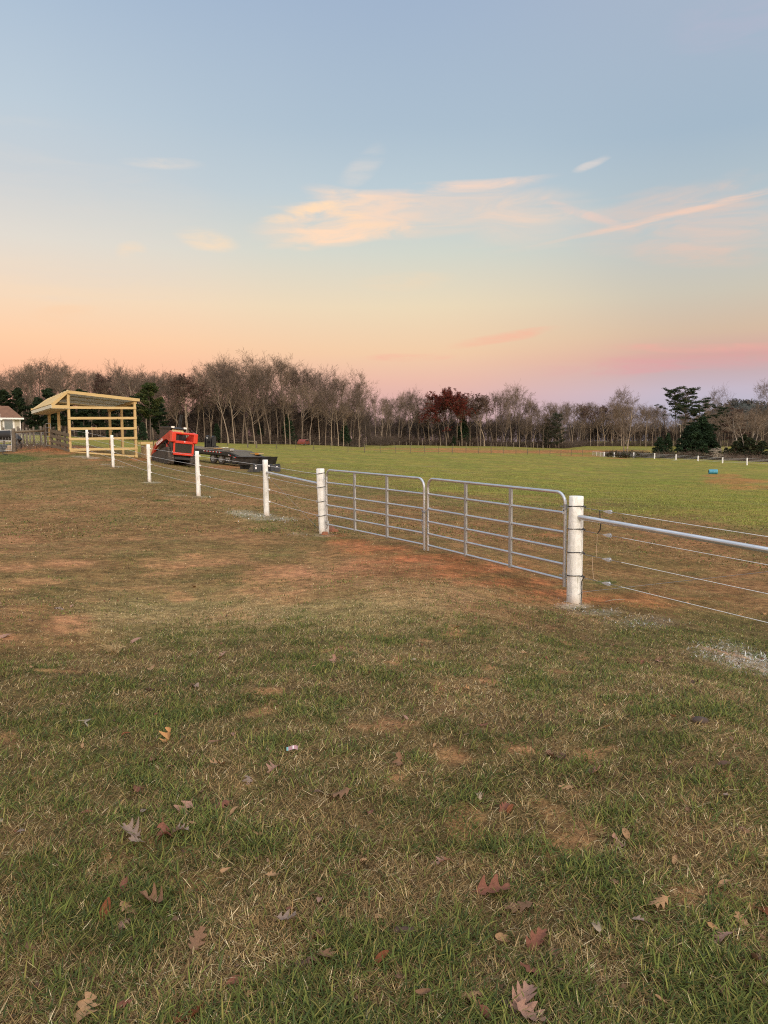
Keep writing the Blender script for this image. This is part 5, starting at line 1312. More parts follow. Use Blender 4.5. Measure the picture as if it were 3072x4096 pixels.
VAR = []
specs = [dict(clear=.45, nprim=14, spread=.26), dict(clear=.30, nprim=16, spread=.32, asc=42, wild=.5), dict(clear=.60, nprim=12, spread=.24, asc=34), dict(clear=.35, nprim=15, spread=.28, fork=True),
         dict(clear=.48, nprim=13, spread=.22, wild=.6), dict(clear=.42, nprim=15, spread=.30, lean=.05), dict(clear=.55, nprim=11, spread=.20, asc=30), dict(clear=.30, nprim=17, spread=.30, fork=True, wild=.4),
         dict(clear=.5, nprim=13, spread=.25, lean=-.06, wild=.4), dict(clear=.40, nprim=14, spread=.33, asc=46)]
for i, s in enumerate(specs):
    L_, T_, _ = grow(100 + i, **s)
    VAR.append((segmesh('bare_trunk_%d' % i, L_, 5), segmesh('bare_crown_%d' % i, T_, 3)))
UND = []
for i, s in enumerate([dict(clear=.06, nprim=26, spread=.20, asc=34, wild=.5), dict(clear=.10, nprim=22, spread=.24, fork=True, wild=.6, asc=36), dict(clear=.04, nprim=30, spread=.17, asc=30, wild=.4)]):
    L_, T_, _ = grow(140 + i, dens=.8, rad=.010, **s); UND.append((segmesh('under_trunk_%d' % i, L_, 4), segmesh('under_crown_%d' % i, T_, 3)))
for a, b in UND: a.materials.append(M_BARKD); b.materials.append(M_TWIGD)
for a, b in VAR: a.materials.append(M_BARK); b.materials.append(M_TWIG)
SKY = [(-400, 1480), (-100, 1490), (0, 1490), (60, 1478), (110, 1455), (170, 1443), (230, 1465), (300, 1472), (370, 1480), (440, 1482), (500, 1476), (560, 1500), (620, 1500), (650, 1488), (700, 1500), (760, 1500), (820, 1462), (880, 1440), (940, 1440), (990, 1455), (1030, 1455), (1090, 1434), (1140, 1440), (1180, 1485), (1270, 1488), (1310, 1498), (1350, 1515), (1400, 1492), (1440, 1515), (1465, 1565),
       (1500, 1592), (1560, 1582), (1620, 1575), (1660, 1553), (1700, 1580), (1760, 1580), (1790, 1575), (1840, 1600), (1880, 1592), (1930, 1588), (1975, 1590), (2010, 1558), (2060, 1550), (2090, 1578), (2120, 1600), (2200, 1618), (2260, 1620), (2300, 1612), (2400, 1618), (2500, 1622), (2620, 1628), (2700, 1640), (2800, 1652), (2900, 1655), (3000, 1645), (3200, 1640), (3500, 1640)]
def skyv(u): return float(np.interp(u, [a for a, _ in SKY], [b for _, b in SKY]))
def edgeY(u): return float(np.interp(u, [-400, 1000, 1440, 1500, 1620, 2250, 2330, 3500], [172, 180, 200, 250, 284, 292, 345, 345]))
ZONES = [(150, 'behind the farm house'), (330, 'behind the shelter front'), (560, 'behind the shelter back wall'), (680, 'between shelter and red loader'), (830, 'behind the red loader'), (1000, 'behind the black trailer'), (1180, 'behind the twin brace posts'), (1330, 'behind the old red car'),
         (1480, 'ending the near wood'), (1650, 'right of the near wood'), (1760, 'left of the red-leaved oak'), (1880, 'right beside the red-leaved oak'), (2000, 'above the middle of the clay strip'), (2130, 'above the right gate leaf'), (2300, 'above the right end of the clay strip'),
         (2480, 'behind the far tube gate'), (2640, 'right of the lone bare tree'), (2850, 'far behind the umbrella pines'), (9999, 'far behind the right hand brush')]
def zone(u): return next(s for a, s in ZONES if u < a)
def gp(u, Y):
    p = at(u, 1780, Y); return Vector((p.x, Y, gz(p.x, Y)))
def place_tree(u, Y, H, var, label, group, name='bare_tree', rz=None, wide=1.0, p=None):
    p = p or gp(u, Y)
    t = bpy.data.objects.new(name, None); COL.objects.link(t); t.location = p
    t.rotation_euler = (0, 0, rz if rz is not None else random.uniform(0, 6.28)); s = H / 20.0; t.scale = (s * wide, s * wide, s)
    tag(t, label, 'tree', group)
    for nm, me in zip(('trunk', 'crown'), VAR[var] if isinstance(var, int) else var):
        o = bpy.data.objects.new(nm, me); COL.objects.link(o); o.parent = t
    return t
rows = [(0, .90, 1.0), (9, .93, 1.02)]
sizes = ['slender pale-trunked bare tree', 'tall wide-crowned bare tree', 'narrow high-crowned bare tree', 'forked bare tree', 'crooked bare tree', 'tall leaning bare tree', 'thin straight bare tree', 'low forking bare tree', 'bent bare tree', 'broad-crowned bare tree']
rgT = random.Random(5)
for ri, (off, lo, hi) in enumerate(rows):
    u = -70 + 11 * ri
    while u < 3150:
        vs_ = skyv(u); Y = edgeY(u) + off + rgT.uniform(-3.5, 3.5); g_ = gp(u, Y)
        top = at(u, vs_, Y).z; H = (top - g_.z) * (rgT.uniform(.55, .97) if ri == 0 else rgT.uniform(.90, 1.03))
        vr = rgT.randrange(10)
        place_tree(u, Y, H, vr, f"{sizes[vr]}, {'front' if ri == 0 else 'second'} row {zone(u)}", 'bare trees of the wood ' + zone(u), wide=rgT.uniform(.8, 1.25))
        u += rgT.uniform(17, 40)

for i in range(34):
    u = -40 + i * 46 + rgT.uniform(-12, 12) if i < 33 else 3060
    if i >= 33: Y = 340
    Y = edgeY(u) + rgT.uniform(1, 8); g_ = gp(u, Y); H = (at(u, skyv(u), Y).z - g_.z) * rgT.uniform(.32, .52)
    place_tree(u, Y, H, UND[i % 3], 'low dark bushy understory tree ' + zone(u), 'understory trees ' + zone(u), name='understory_tree')

# ---- evergreens and leafy crowns built from many small faces
def leafmesh(name, centers, per, rad, size, pal, seed, flat=1.0, droop=0.0, fleck=0.25):
    """centers: (x,y,z,scale) clumps; returns foliage as small crossed blades"""
    rg = np.random.default_rng(seed); C = np.array(centers, float); n = len(C) * per
    c = np.repeat(C, per, 0); g = rg.normal(0, 1, (n, 3)); g /= np.linalg.norm(g, axis=1)[:, None]
    g *= (rg.random(n) ** .5)[:, None]
    p = c[:, :3] + g * np.array([1, 1, flat]) * (rad * c[:, 3])[:, None]; p[:, 2] -= droop * np.hypot(g[:, 0], g[:, 1]) * rad
    a = rg.normal(0, 1, (n, 3)); a[:, 2] *= .5; a /= np.linalg.norm(a, axis=1)[:, None]
    b = np.cross(a, rg.normal(0, 1, (n, 3))); b /= np.linalg.norm(b, axis=1)[:, None]
    s = size * rg.uniform(.6, 1.4, n)[:, None]
    V = np.stack([p - a * s, p + b * s * .42, p + a * s, p - b * s * .42], 1).reshape(-1, 3)
    pal = np.array(pal); idx = rg.integers(0, len(pal), len(C)); col = np.repeat(pal[idx], per, 0) * rg.uniform(.7, 1.35, (n, 1))
    alt = rg.random(n) < fleck; col[alt] = pal[rg.integers(0, len(pal), n)][alt]
    Q = np.arange(n * 4).reshape(-1, 4)
    return fastmesh(name, V, Q, None, np.repeat(col, 4, 0))
P_PINE = [[.035, .055, .018], [.050, .070, .020], [.075, .080, .024], [.028, .045, .018]]
P_DARK = [[.018, .032, .016], [.026, .042, .018], [.032, .048, .018], [.014, .024, .013]]
P_CED = [[.020, .040, .018], [.028, .052, .022], [.016, .030, .015]]
P_RED = [[.135, .026, .018], [.105, .024, .018], [.165, .036, .022], [.085, .026, .020]]
P_BRN = [[.105, .056, .040], [.085, .047, .036], [.070, .042, .033]]

def pine(seed, H=20, crown=.5, spread=.22, lean=0.0, flat=False, pal=P_PINE, per=60, size=.26, nb=30):
    rg = random.Random(seed); limbs = []; cl = []
    pts = [Vector((0, 0, -.3))]; d = Vector((lean, 0, 1)).normalized()
    for i in range(12):
        d = Vector((d.x + rg.gauss(0, .02) - lean * .04, d.y + rg.gauss(0, .02), d.z)).normalized(); pts.append(pts[-1] + d * (H * .97 / 12))
    for i in range(12): limbs.append((*pts[i], *pts[i + 1], H * .0125 * (1 - i / 14), H * .0125 * (1 - (i + 1) / 14)))
    for i in range(nb):
        f = crown + (1 - crown) * (i + rg.random()) / nb; z = f * 12; k = min(int(z), 11); q = pts[k].lerp(pts[k + 1], z - k); az = rg.uniform(0, 6.28)
        g = (f - crown) / (1 - crown)
        if flat: l = H * spread * (1.25 - .55 * g) * rg.uniform(.55, 1.1); up = .55 - .1 * g
        else: l = H * spread * (math.sin(math.pi * (.22 + .68 * g))) * rg.uniform(.6, 1.1); up = .25
        dd = Vector((math.cos(az), math.sin(az), up)).normalized(); p = q; n = 5
        for j in range(n):
            dd = Vector((dd.x + rg.gauss(0, .12), dd.y + rg.gauss(0, .12), dd.z + rg.gauss(0, .06) + (-.06 if flat else .04))).normalized(); q2 = p + dd * l / n
            limbs.append((*p, *q2, .10 * (1 - j / n) + .02, .10 * (1 - (j + 1) / n) + .02)); p = q2
            if j >= (2 if flat else 1):
                for _ in range(2 if flat else 2): cl.append((p.x + rg.gauss(0, l * .07), p.y + rg.gauss(0, l * .07), p.z + rg.gauss(0, .12) + .15, rg.uniform(.6, 1.15)))
                if flat:
                    w = Vector((-dd.y, dd.x, .1)) * rg.uniform(-.3, .3) * l; limbs.append((*p, *(p + w), .035, .015)); cl.append((*(p + w), rg.uniform(.5, .9)))
    for _ in range(5): cl.append((pts[-1].x + rg.gauss(0, .5), pts[-1].y + rg.gauss(0, .5), pts[-1].z - rg.random() * .8, .8))
    for _ in range(5):
        k = rg.randrange(1, max(3, int(crown * 12) + 1)); az = rg.uniform(0, 6.28); a = pts[k]; b = a + Vector((math.cos(az), math.sin(az), .1)) * rg.uniform(.6, 2); limbs.append((*a, *b, .035, .012))
    return segmesh('pine_trunk', limbs, 6), leafmesh('pine_crown', cl, per, .95 if flat else 1.05, size, pal, seed, .32 if flat else .62)
def cone_tree(seed, H=8, w=.30, pal=P_CED, per=34, size=.20, nb=150, low=.06):
    rg = random.Random(seed); limbs = [(0, 0, -.3, 0, 0, H * .95, H * .016, .02)]; cl = []
    for i in range(nb):
        f = low + (1 - low) * (1 - (1 - rg.random()) ** .8 ); az = rg.uniform(0, 6.28)
        prof = H * w * ((1 - f) ** .75) * (1 + .22 * math.sin(3 * az + seed + f * 5)) * rg.uniform(.55, 1.05) + .1
        e = (prof * math.cos(az), prof * math.sin(az), H * f + prof * .15); limbs.append((0, 0, H * f - .1, *e, .04, .012)); cl.append((*e, rg.uniform(.6, 1.2)))
        if rg.random() < .5: cl.append((e[0] * .55, e[1] * .55, e[2] - .05, rg.uniform(.7, 1.2)))
    return segmesh('cedar_trunk', limbs, 4), leafmesh('cedar_crown', cl, per, H * .075, size, pal, seed, .8)
def leafy_bare(seed, pal, H=20, per=26, keep=1.0, **kw):
    L_, T_, tips = grow(seed, H, **kw); rg = random.Random(seed); cl = [(*t, rg.uniform(.5, 1.1)) for t in tips if rg.random() < keep]
    return segmesh('oak_trunk', L_, 5), segmesh('oak_twigs', T_, 3), leafmesh('oak_leaves', cl, per, .55, .20, pal, seed, .7)
def put(name, label, cat_group, meshes, mats_, u, Y, vtop=None, H=None, baseH=20.0, rz=0.0, wide=1.0, v_base=None):
    p = gp(u, Y)
    if v_base: p.z = at(u, v_base, Y).z
    if H is None: H = at(u, vtop, Y).z - p.z
    t = bpy.data.objects.new(name, None); COL.objects.link(t); t.location = p; t.rotation_euler = (0, 0, rz); s = H / baseH; t.scale = (s * wide, s * wide, s)
    tag(t, label, 'tree' if 'bush' not in name else 'bush', cat_group)
    nms = ('trunk', 'crown') if len(meshes) == 2 else ('trunk', 'twigs', 'foliage')
    for nm, me, mt in zip(nms, meshes, mats_):
        if not me.materials: me.materials.append(mt)
        o = bpy.data.objects.new(nm, me); COL.objects.link(o); o.parent = t
    return t
MP = (M_BARKD, M_LEAFG)
pA_ = pine(1, crown=.42, spread=.20, nb=34); pB_ = pine(2, crown=.18, spread=.24, pal=P_DARK, nb=46, per=70, size=.28); pC_ = pine(3, crown=.25, spread=.20, pal=P_DARK, nb=40, per=70, size=.28)
pU = pine(8, crown=.50, spread=.34, flat=True, pal=P_DARK[:3] + [[.045, .055, .020]], nb=44, per=30, size=.17); pU2 = pine(9, crown=.62, spread=.24, flat=True, lean=.10, pal=P_DARK[:3] + [[.045, .055, .020]], nb=22, per=40, size=.17)
pU3 = pine(12, crown=.45, spread=.24, flat=True, pal=P_DARK, nb=26, per=34, size=.17)
put('pine_tree', 'tall pine with a bronze-green crown right of the pine shelter', None, pA_, MP, 603, 150, 1528, wide=1.12)
lb = ['dark pine above the farm house roof ridge', 'dark pine at the left edge behind the house', 'dark pine above the shelter overhang', 'large dark pine rising over the left end of the shelter roof', 'dark pine just behind the shelter roof corner', 'olive-topped dark pine over the middle of the shelter roof', 'dark pine behind the right part of the shelter', 'dark pine seen through the shelter boards', 'dark pine between shelter and tall pine', 'dark pine behind the tall bronze pine', 'dark pine left of the shelter overhang']
for i, (u, vt, Y, w) in enumerate([(72, 1552, 150, 1.0), (12, 1560, 150, 1.2), (165, 1590, 150, 1.1), (205, 1552, 145, 1.15), (262, 1560, 146, 1.1), (335, 1558, 150, 1.1), (405, 1575, 148, 1.1), (470, 1590, 146, 1.2), (535, 1585, 150, 1.0), (640, 1600, 158, 1.0), (130, 1620, 150, 1.2)]):
    put('pine_tree', lb[i], 'dark pines behind the shelter', pB_ if i % 2 else pC_, MP, u, Y, vt, rz=i * 1.3, wide=w)
ced = cone_tree(21); ced2 = cone_tree(22, w=.36)
# understory evergreens at the foot of the near wood
for i, (u, vt, Y, lb) in enumerate([(572, 1690, 140, 'bright green young holly left of the tall pine'), (235, 1690, 140, 'dark cedar behind the board fence'), (330, 1690, 140, 'dark cedar behind the shelter middle'), (440, 1695, 140, 'dark cedar behind the shelter right half'), (520, 1700, 142, 'dark cedar at the right end of the shelter'),
        (770, 1730, 178, 'small cedar behind the loader cab'), (868, 1695, 181, 'cedar in the shade behind the trailer'), (1155, 1660, 190, 'tall dim cedar behind the red car'), (1040, 1700, 190, 'dim cedar right of the twin brace posts'), (1380, 1690, 200, 'dim cedar below the lone crown at the wood end'), (150, 1700, 140, 'dark cedar behind the weathered top rail'), (60, 1700, 140, 'dark cedar behind the house corner'), (1815, 1745, 285, 'small green shrub below the red-leaved oak'), (1850, 1660, 290, 'dim evergreen right of the red-leaved oak')]):
    put('cedar_tree', lb, 'small evergreens under the wood', ced if i % 2 else ced2, MP, u, Y, vt, baseH=8, rz=i, wide=.85)
mr = (M_BARK, M_TWIG, M_LEAFR)
put('oak_tree', 'red-leaved oak standing out in the middle of the wood', None, leafy_bare(41, P_RED, per=12, clear=.34, nprim=17, spread=.36, asc=52, fork=True), mr, 1785, 278, 1570, wide=.98)
brn = leafy_bare(43, P_BRN, per=6, keep=.55, clear=.45, nprim=13, spread=.28)
for u, vt, Y, lb in ((1922, 1588, 282, 'brown-leaved oak right of the red-leaved oak'), (748, 1515, 176, 'thin brown-leaved tree behind the loader cab'), (420, 1515, 178, 'dark brown crown above the shelter roof'), (1848, 1600, 286, 'rusty brown crown touching the red-leaved oak'), (2330, 1630, 345, 'faint rusty crown behind the far tube gate'), (2410, 1632, 350, 'faint rusty crown left of the lone bare tree')):
    put('oak_tree', lb, 'brown-leaved oaks', brn, mr, u, Y, vt, rz=u)
pG = pine(16, crown=.12, spread=.24, pal=[[.045, .052, .030], [.060, .062, .036], [.035, .042, .026]], nb=44, per=26, size=.20)
put('pine_tree', 'grey green pine at the right end of the clay strip', None, pG, MP, 2235, 286, 1650, wide=1.2)
put('pine_tree', 'dim pine beside the grey green pine', None, pG, MP, 2190, 290, 1672, wide=.9, rz=2)
# right hand group along the far fence
L1 = grow(61, 20, clear=.18, nprim=20, spread=.34, asc=48, wild=.6, dens=1.15); V1 = (segmesh('lone_trunk', L1[0], 6), segmesh('lone_crown', L1[1], 3)); 
L2 = grow(62, 20, clear=.22, nprim=16, spread=.30, asc=44, lean=.22, wild=.5); V2 = (segmesh('lone_trunk2', L2[0], 6), segmesh('lone_crown2', L2[1], 3))
MT = (M_BARK, M_TWIG)
put('bare_tree', 'lone bare tree rising beside the far white fence', None, V1, MT, 2496, 216, 1556, v_base=1831, wide=.85)
put('bare_tree', 'bare tree leaning right out of the lone tree', None, V2, MT, 2505, 217, 1586, v_base=1831, wide=1.15)
put('pine_tree', 'main umbrella pine with a wide flat crown', None, pU, MP, 2738, 230, 1546, v_base=1815, wide=.84)
put('pine_tree', 'slim umbrella pine leaning left beside the main one', None, pU2, MP, 2712, 232, 1553, v_base=1818, rz=R(180), wide=.9)
put('pine_tree', 'lower drooping pine right of the main umbrella pine', None, pU3, MP, 2800, 234, 1592, v_base=1818, wide=1.2)
put('pine_tree', 'dark flat-topped pine left of the brown pine', None, pU3, MP, 2878, 226, 1618, v_base=1818, rz=2, wide=1.05)
brp = pine(14, crown=.35, spread=.30, flat=True, pal=P_BRN + [[.06, .045, .03]], nb=30, per=30, size=.17)
put('pine_tree', 'browned pine beside the pale bent trunks', None, brp, MP, 2932, 222, 1634, v_base=1822, wide=1.1)
put('bare_tree', 'tall bare tree at the right edge of the picture', None, V1, MT, 3052, 232, 1532, v_base=1820, rz=2.5, wide=.8)
put('bare_tree', 'small bare tree peeking above the ridge by the hill', None, VAR[1], MT, 2886, 250, 1563, v_base=1815)
put('bare_tree', 'thin bare tree right of the umbrella pines', None, VAR[6], MT, 2845, 240, 1598, v_base=1815)
for i, (u, vt, Y, w, lb) in enumerate([(2752, 1705, 222, 1.2, 'dark cedar at the left of the cedar clump'), (2806, 1672, 222, 1.25, 'tallest dark cedar of the clump under the pines'), (2776, 1690, 219, 1.1, 'middle cedar of the dark clump'), (2672, 1735, 218, .9, 'small cedar left of the cedar clump'), (2640, 1748, 218, 1.2, 'bushy cedar between bare tree and clump'), (2834, 1700, 220, 1.1, 'right cedar of the dark clump')]):
    put('cedar_tree', lb, 'dark cedars by the far fence', ced if i % 2 else ced2, MP, u, Y, vt, baseH=8, rz=i * 2.1, wide=w, v_base=1826)
bsh = cone_tree(31, H=5, w=.60, pal=[[.035, .045, .018], [.050, .050, .022], [.022, .032, .016]], per=40, size=.2, low=.02)
for i, (u, vt, Y, w, lb) in enumerate([(3000, 1752, 210, 1.0, 'large dull green bush at the right end of the far fence'), (2945, 1765, 212, .9, 'dull green bush below the browned pine'), (3050, 1765, 208, 1.1, 'dull green bush at the right frame edge'), (2975, 1740, 216, .8, 'bush behind the pale bent trunks'), (2905, 1790, 214, .8, 'low bush right of the fallen brush')]):
    put('evergreen_bush', lb, 'bushes by the far fence', bsh, MP, u, Y, vt, baseH=5, rz=i, wide=w, v_base=1836)
for i, (u, ln, vt, lb) in enumerate([(2972, -.42, 1640, 'pale bent trunk curving up to the left'), (2985, -.30, 1655, 'second pale bent trunk beside the first'), (2996, .02, 1660, 'pale upright sapling right of the bent trunks'), (3010, .16, 1665, 'pale sapling leaning right near the frame edge')]):
    L_ = grow(80 + i, 10, clear=.5, nprim=8, spread=.26, lean=ln, wild=.5, rad=.014)
    put('sapling', lb, 'pale saplings at the right', (segmesh('sap_trunk', L_[0], 5), segmesh('sap_crown', L_[1], 3)), (mat('white_bark_%d' % i, (.36, .31, .25), (.25, .21, .17), .9, 0, 1.5), M_TWIG), u, 212, vt, baseH=10, v_base=1822)
# fallen brush pile
rgb = random.Random(3); sg = []
for k in range(70):
    a = rgb.uniform(0, 3.14); l = rgb.uniform(1.2, 3.6); x = rgb.gauss(0, .9); p = Vector((x * .5, rgb.gauss(0, .4), rgb.uniform(0, 2.6))); q = p + Vector((math.cos(a) * l * .8, rgb.gauss(0, .5), rgb.uniform(-1, .9) * l * .5)); q.z = max(0, q.z)
    sg.append((*p, *q, .045, .02))
fb = thing('fallen_branches', 'heap of pale fallen branches behind the far white fence', 'branches', Vector((at(2868, 1830, 205).x, 205, at(2868, 1832, 205).z)), 0)
link('branches', segmesh('branches', sg, 4), bpy.data.materials['white_bark_0'], fb)

# ---- undergrowth that reads as one mass
def thicket(name, label, pts, n, hmax, seed, m_, r=.02, leaf=None):
    rg = np.random.default_rng(seed); P = np.array([[p.x, p.y, p.z] for p in pts]); k = rg.integers(0, len(P) - 1, n); f = rg.random(n)[:, None]
    b = P[k] * (1 - f) + P[k + 1] * f; b[:, 1] += rg.normal(0, 2.0, n); b[:, 2] -= .1
    hh = hmax * (.35 + .65 * fbm(b[:, 0], b[:, 1], 5, 3, seed)) * rg.uniform(.4, 1.1, n)
    mid = b + np.stack([rg.normal(0, .3, n), rg.normal(0, .3, n), .5 * np.ones(n)], 1) * hh[:, None]
    top = mid + np.stack([rg.normal(0, .5, n), rg.normal(0, .4, n), .45 * np.ones(n)], 1) * hh[:, None]
    rr = np.full(n, r); S = np.concatenate([np.concatenate([b, mid, rr[:, None], rr[:, None] * .7], 1), np.concatenate([mid, top, rr[:, None] * .7, rr[:, None] * .4], 1)])
    for _ in range(3):
        t2 = mid + rg.normal(0, .45, (n, 3)) * hh[:, None]; S = np.concatenate([S, np.concatenate([mid, t2, rr[:, None] * .5, rr[:, None] * .3], 1)])
    tag(link(name, segmesh(name, S, 3), m_), label, 'brush', None, 'stuff')
thicket('brush', 'tangled bare brush along the far white fence', [gp(2425, 219), gp(2520, 218), gp(2640, 214), gp(2760, 212), gp(2880, 208), gp(3000, 205), gp(3150, 202)], 3000, 2.6, 5, M_TWIG, .03)
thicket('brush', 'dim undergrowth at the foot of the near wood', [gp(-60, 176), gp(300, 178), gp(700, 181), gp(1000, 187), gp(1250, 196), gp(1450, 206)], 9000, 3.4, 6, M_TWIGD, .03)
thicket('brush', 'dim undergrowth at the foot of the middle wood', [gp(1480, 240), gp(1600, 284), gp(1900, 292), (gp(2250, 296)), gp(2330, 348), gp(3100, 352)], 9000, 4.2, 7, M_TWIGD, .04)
thicket('brush', 'dry weeds along the old farm fence', [on(84, 52), on(110, 54), on(150, 52), on(176, 48), on(200, 47)], 150, .7, 8, M_TWIG, .012)
# low leafy shrubs along the far fence as one mass
rgn = np.random.default_rng(4); cs = []
for k in range(420):
    u = rgn.uniform(2430, 3120); Y = rgn.uniform(206, 217); p = gp(u, Y); cs.append((p.x, p.y, p.z + rgn.uniform(0, 1.3) * (1.0 + .8 * (u > 2900)), rgn.uniform(.6, 1.4)))
tag(link('brush', leafmesh('shrub_foliage', cs, 26, .9, .20, [[.030, .035, .016], [.055, .040, .022], [.022, .028, .014], [.075, .045, .028]], 9, .7), M_LEAFG), 'dull green and brown shrub layer behind the far fence', 'brush', None, 'stuff')

# ---- the depth of the woods behind the first rows: one mass, instanced on points by geometry nodes
def wood_mass(name, label, N, seed, bands, variants, m_override=None, hr=(.62, .93)):
    rg = np.random.default_rng(seed); P = []; S = []; Rr = []; Vv = []
    for k in range(N):
        u = rg.uniform(-120, 3200); d0, d1 = bands; Y = edgeY(u) + d0 + (d1 - d0) * rg.random() ** 1.3
        p = at(u, 1780, Y); P.append((p.x, Y)); 
        S.append((u, Y)); Rr.append(rg.uniform(0, 6.28)); Vv.append(rg.integers(0, len(variants)))
    P = np.array(P); z = ground_z(P[:, 0], P[:, 1]); sc = []
    for (u, Y), zz_ in zip(S, z):
        top = at(u, skyv(u), edgeY(u)).z; H = (top - zz_) * rg.uniform(*hr); sc.append(max(.35, H / 20.0))
    me = bpy.data.meshes.new(name); me.vertices.add(N); me.vertices.foreach_set('co', np.stack([P[:, 0], P[:, 1], z], 1).astype(np.float32).ravel())
    for nm, arr in (('sc', sc), ('rz', Rr)): a = me.attributes.new(nm, 'FLOAT', 'POINT'); a.data.foreach_set('value', np.array(arr, np.float32))
    a = me.attributes.new('vi', 'INT', 'POINT'); a.data.foreach_set('value', np.array(Vv, np.int32)); me.update()
    o = bpy.data.objects.new(name, me); COL.objects.link(o); tag(o, label, 'wood', None, 'stuff')
    ng = bpy.data.node_groups.new(name + '_nodes', 'GeometryNodeTree')
    ng.interface.new_socket('Geometry', in_out='INPUT', socket_type='NodeSocketGeometry'); ng.interface.new_socket('Geometry', in_out='OUTPUT', socket_type='NodeSocketGeometry')
    n = ng.nodes; l = ng.links; gi = n.new('NodeGroupInput'); go = n.new('NodeGroupOutput'); jn = n.new('GeometryNodeJoinGeometry')
    def attr(nm, typ):
        q = n.new('GeometryNodeInputNamedAttribute'); q.data_type = typ; q.inputs[0].default_value = nm; return q.outputs[0]
    sca = attr('sc', 'FLOAT'); rza = attr('rz', 'FLOAT'); via = attr('vi', 'INT'); cx = n.new('ShaderNodeCombineXYZ'); l.new(rza, cx.inputs[2])
    for i, src in enumerate(variants):
        cmp_ = n.new('FunctionNodeCompare'); cmp_.data_type = 'INT'; cmp_.operation = 'EQUAL'
        ins = [s for s in cmp_.inputs if s.type == 'INT']; l.new(via, ins[0]); ins[1].default_value = i
        for so in src:
            oi = n.new('GeometryNodeObjectInfo'); oi.inputs['Object'].default_value = so; oi.transform_space = 'ORIGINAL'
            ip = n.new('GeometryNodeInstanceOnPoints'); l.new(gi.outputs[0], ip.inputs['Points']); l.new(cmp_.outputs[0], ip.inputs['Selection']); l.new(oi.outputs['Geometry'], ip.inputs['Instance'])
            l.new(cx.outputs[0], ip.inputs['Rotation']); l.new(sca, ip.inputs['Scale']); l.new(ip.outputs[0], jn.inputs[0])
    if m_override:
        smn = n.new('GeometryNodeSetMaterial'); smn.inputs['Material'].default_value = m_override; ri = n.new('GeometryNodeRealizeInstances') if False else None
        l.new(jn.outputs[0], smn.inputs[0]); l.new(smn.outputs[0], go.inputs[0])
    else: l.new(jn.outputs[0], go.inputs[0])
    md = o.modifiers.new('wood', 'NODES'); md.node_group = ng
    return o
reps = {}
for o in list(COL.objects):
    if o.type == 'MESH' and o.parent is not None and o.data.name.startswith(('bare_trunk_', 'bare_crown_', 'under_')):
        reps.setdefault(o.data.name, o)
vars_ = [(reps['bare_trunk_%d' % i], reps['bare_crown_%d' % i]) for i in range(10) if 'bare_trunk_%d' % i in reps]
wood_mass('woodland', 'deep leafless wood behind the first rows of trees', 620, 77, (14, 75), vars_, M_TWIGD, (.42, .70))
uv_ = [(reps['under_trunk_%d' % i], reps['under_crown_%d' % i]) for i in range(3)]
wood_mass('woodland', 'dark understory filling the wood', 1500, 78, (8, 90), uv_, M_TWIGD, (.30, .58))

# ---- distant wooded hill
def make_hill():
    Yh = 1500.0; c = at(2960, 1700, Yh); top = at(2945, 1612, Yh).z; n = 90
    xs = np.linspace(-1, 1, n); XX, YY = np.meshgrid(xs, xs); rr = np.hypot(XX, YY)
    prof = (1 - sst(0, 1, rr)); X = c.x + XX * 190 + 0; Yv = Yh + YY * 260
    hz_ = (top + 10) * prof ** 1.1 * (0.92 + .16 * fbm(X, Yv, 70, 3, 3)) + 0
    hz_ = np.maximum(hz_, 0) - 10
    V = np.stack([X, Yv, hz_], -1).reshape(-1, 3); i = np.arange(n - 1)[:, None] * n + np.arange(n - 1)[None]
    Q = np.stack([i, i + 1, i + n + 1, i + n], -1).reshape(-1, 4)
    tag(link('hill', fastmesh('hill', V, Q, None, None, True), mat('hill_soil', (.045, .048, .035), (.03, .035, .028), .95, 0, .02)), 'low wooded hill on the right horizon', None, None, 'structure')
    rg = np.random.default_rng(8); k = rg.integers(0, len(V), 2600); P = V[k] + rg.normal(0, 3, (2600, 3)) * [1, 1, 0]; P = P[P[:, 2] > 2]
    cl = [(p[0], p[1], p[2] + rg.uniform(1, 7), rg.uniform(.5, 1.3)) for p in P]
    tag(link('woodland', leafmesh('hill_wood', cl, 30, 4.5, 1.6, [[.075, .080, .075], [.10, .095, .09], [.06, .07, .065], [.12, .11, .10]], 12, 1.0), M_LEAFG), 'haze-greyed wood covering the distant hill', 'wood', None, 'stuff')  # foliage palette greyed: distance haze is painted into the colour
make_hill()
# utility pole and line
p = gp(2721, 330); t = thing('utility_pole', 'pale utility pole behind the umbrella pines', 'utility pole', p, 0)
top = at(2721, 1697, 330).z - p.z
m = MB(); m.tube([(0, 0, -.5), (0, 0, top)], [.2, .13], 8); m.build('pole', bpy.data.materials['pale_stake'], t); m = MB(); m.tube([(0, 0, top - .4), (-.9, 0, top), (-1.8, 0, top + .25)], .07, 6); m.build('lamp_arm', M_WIREFAR, t)
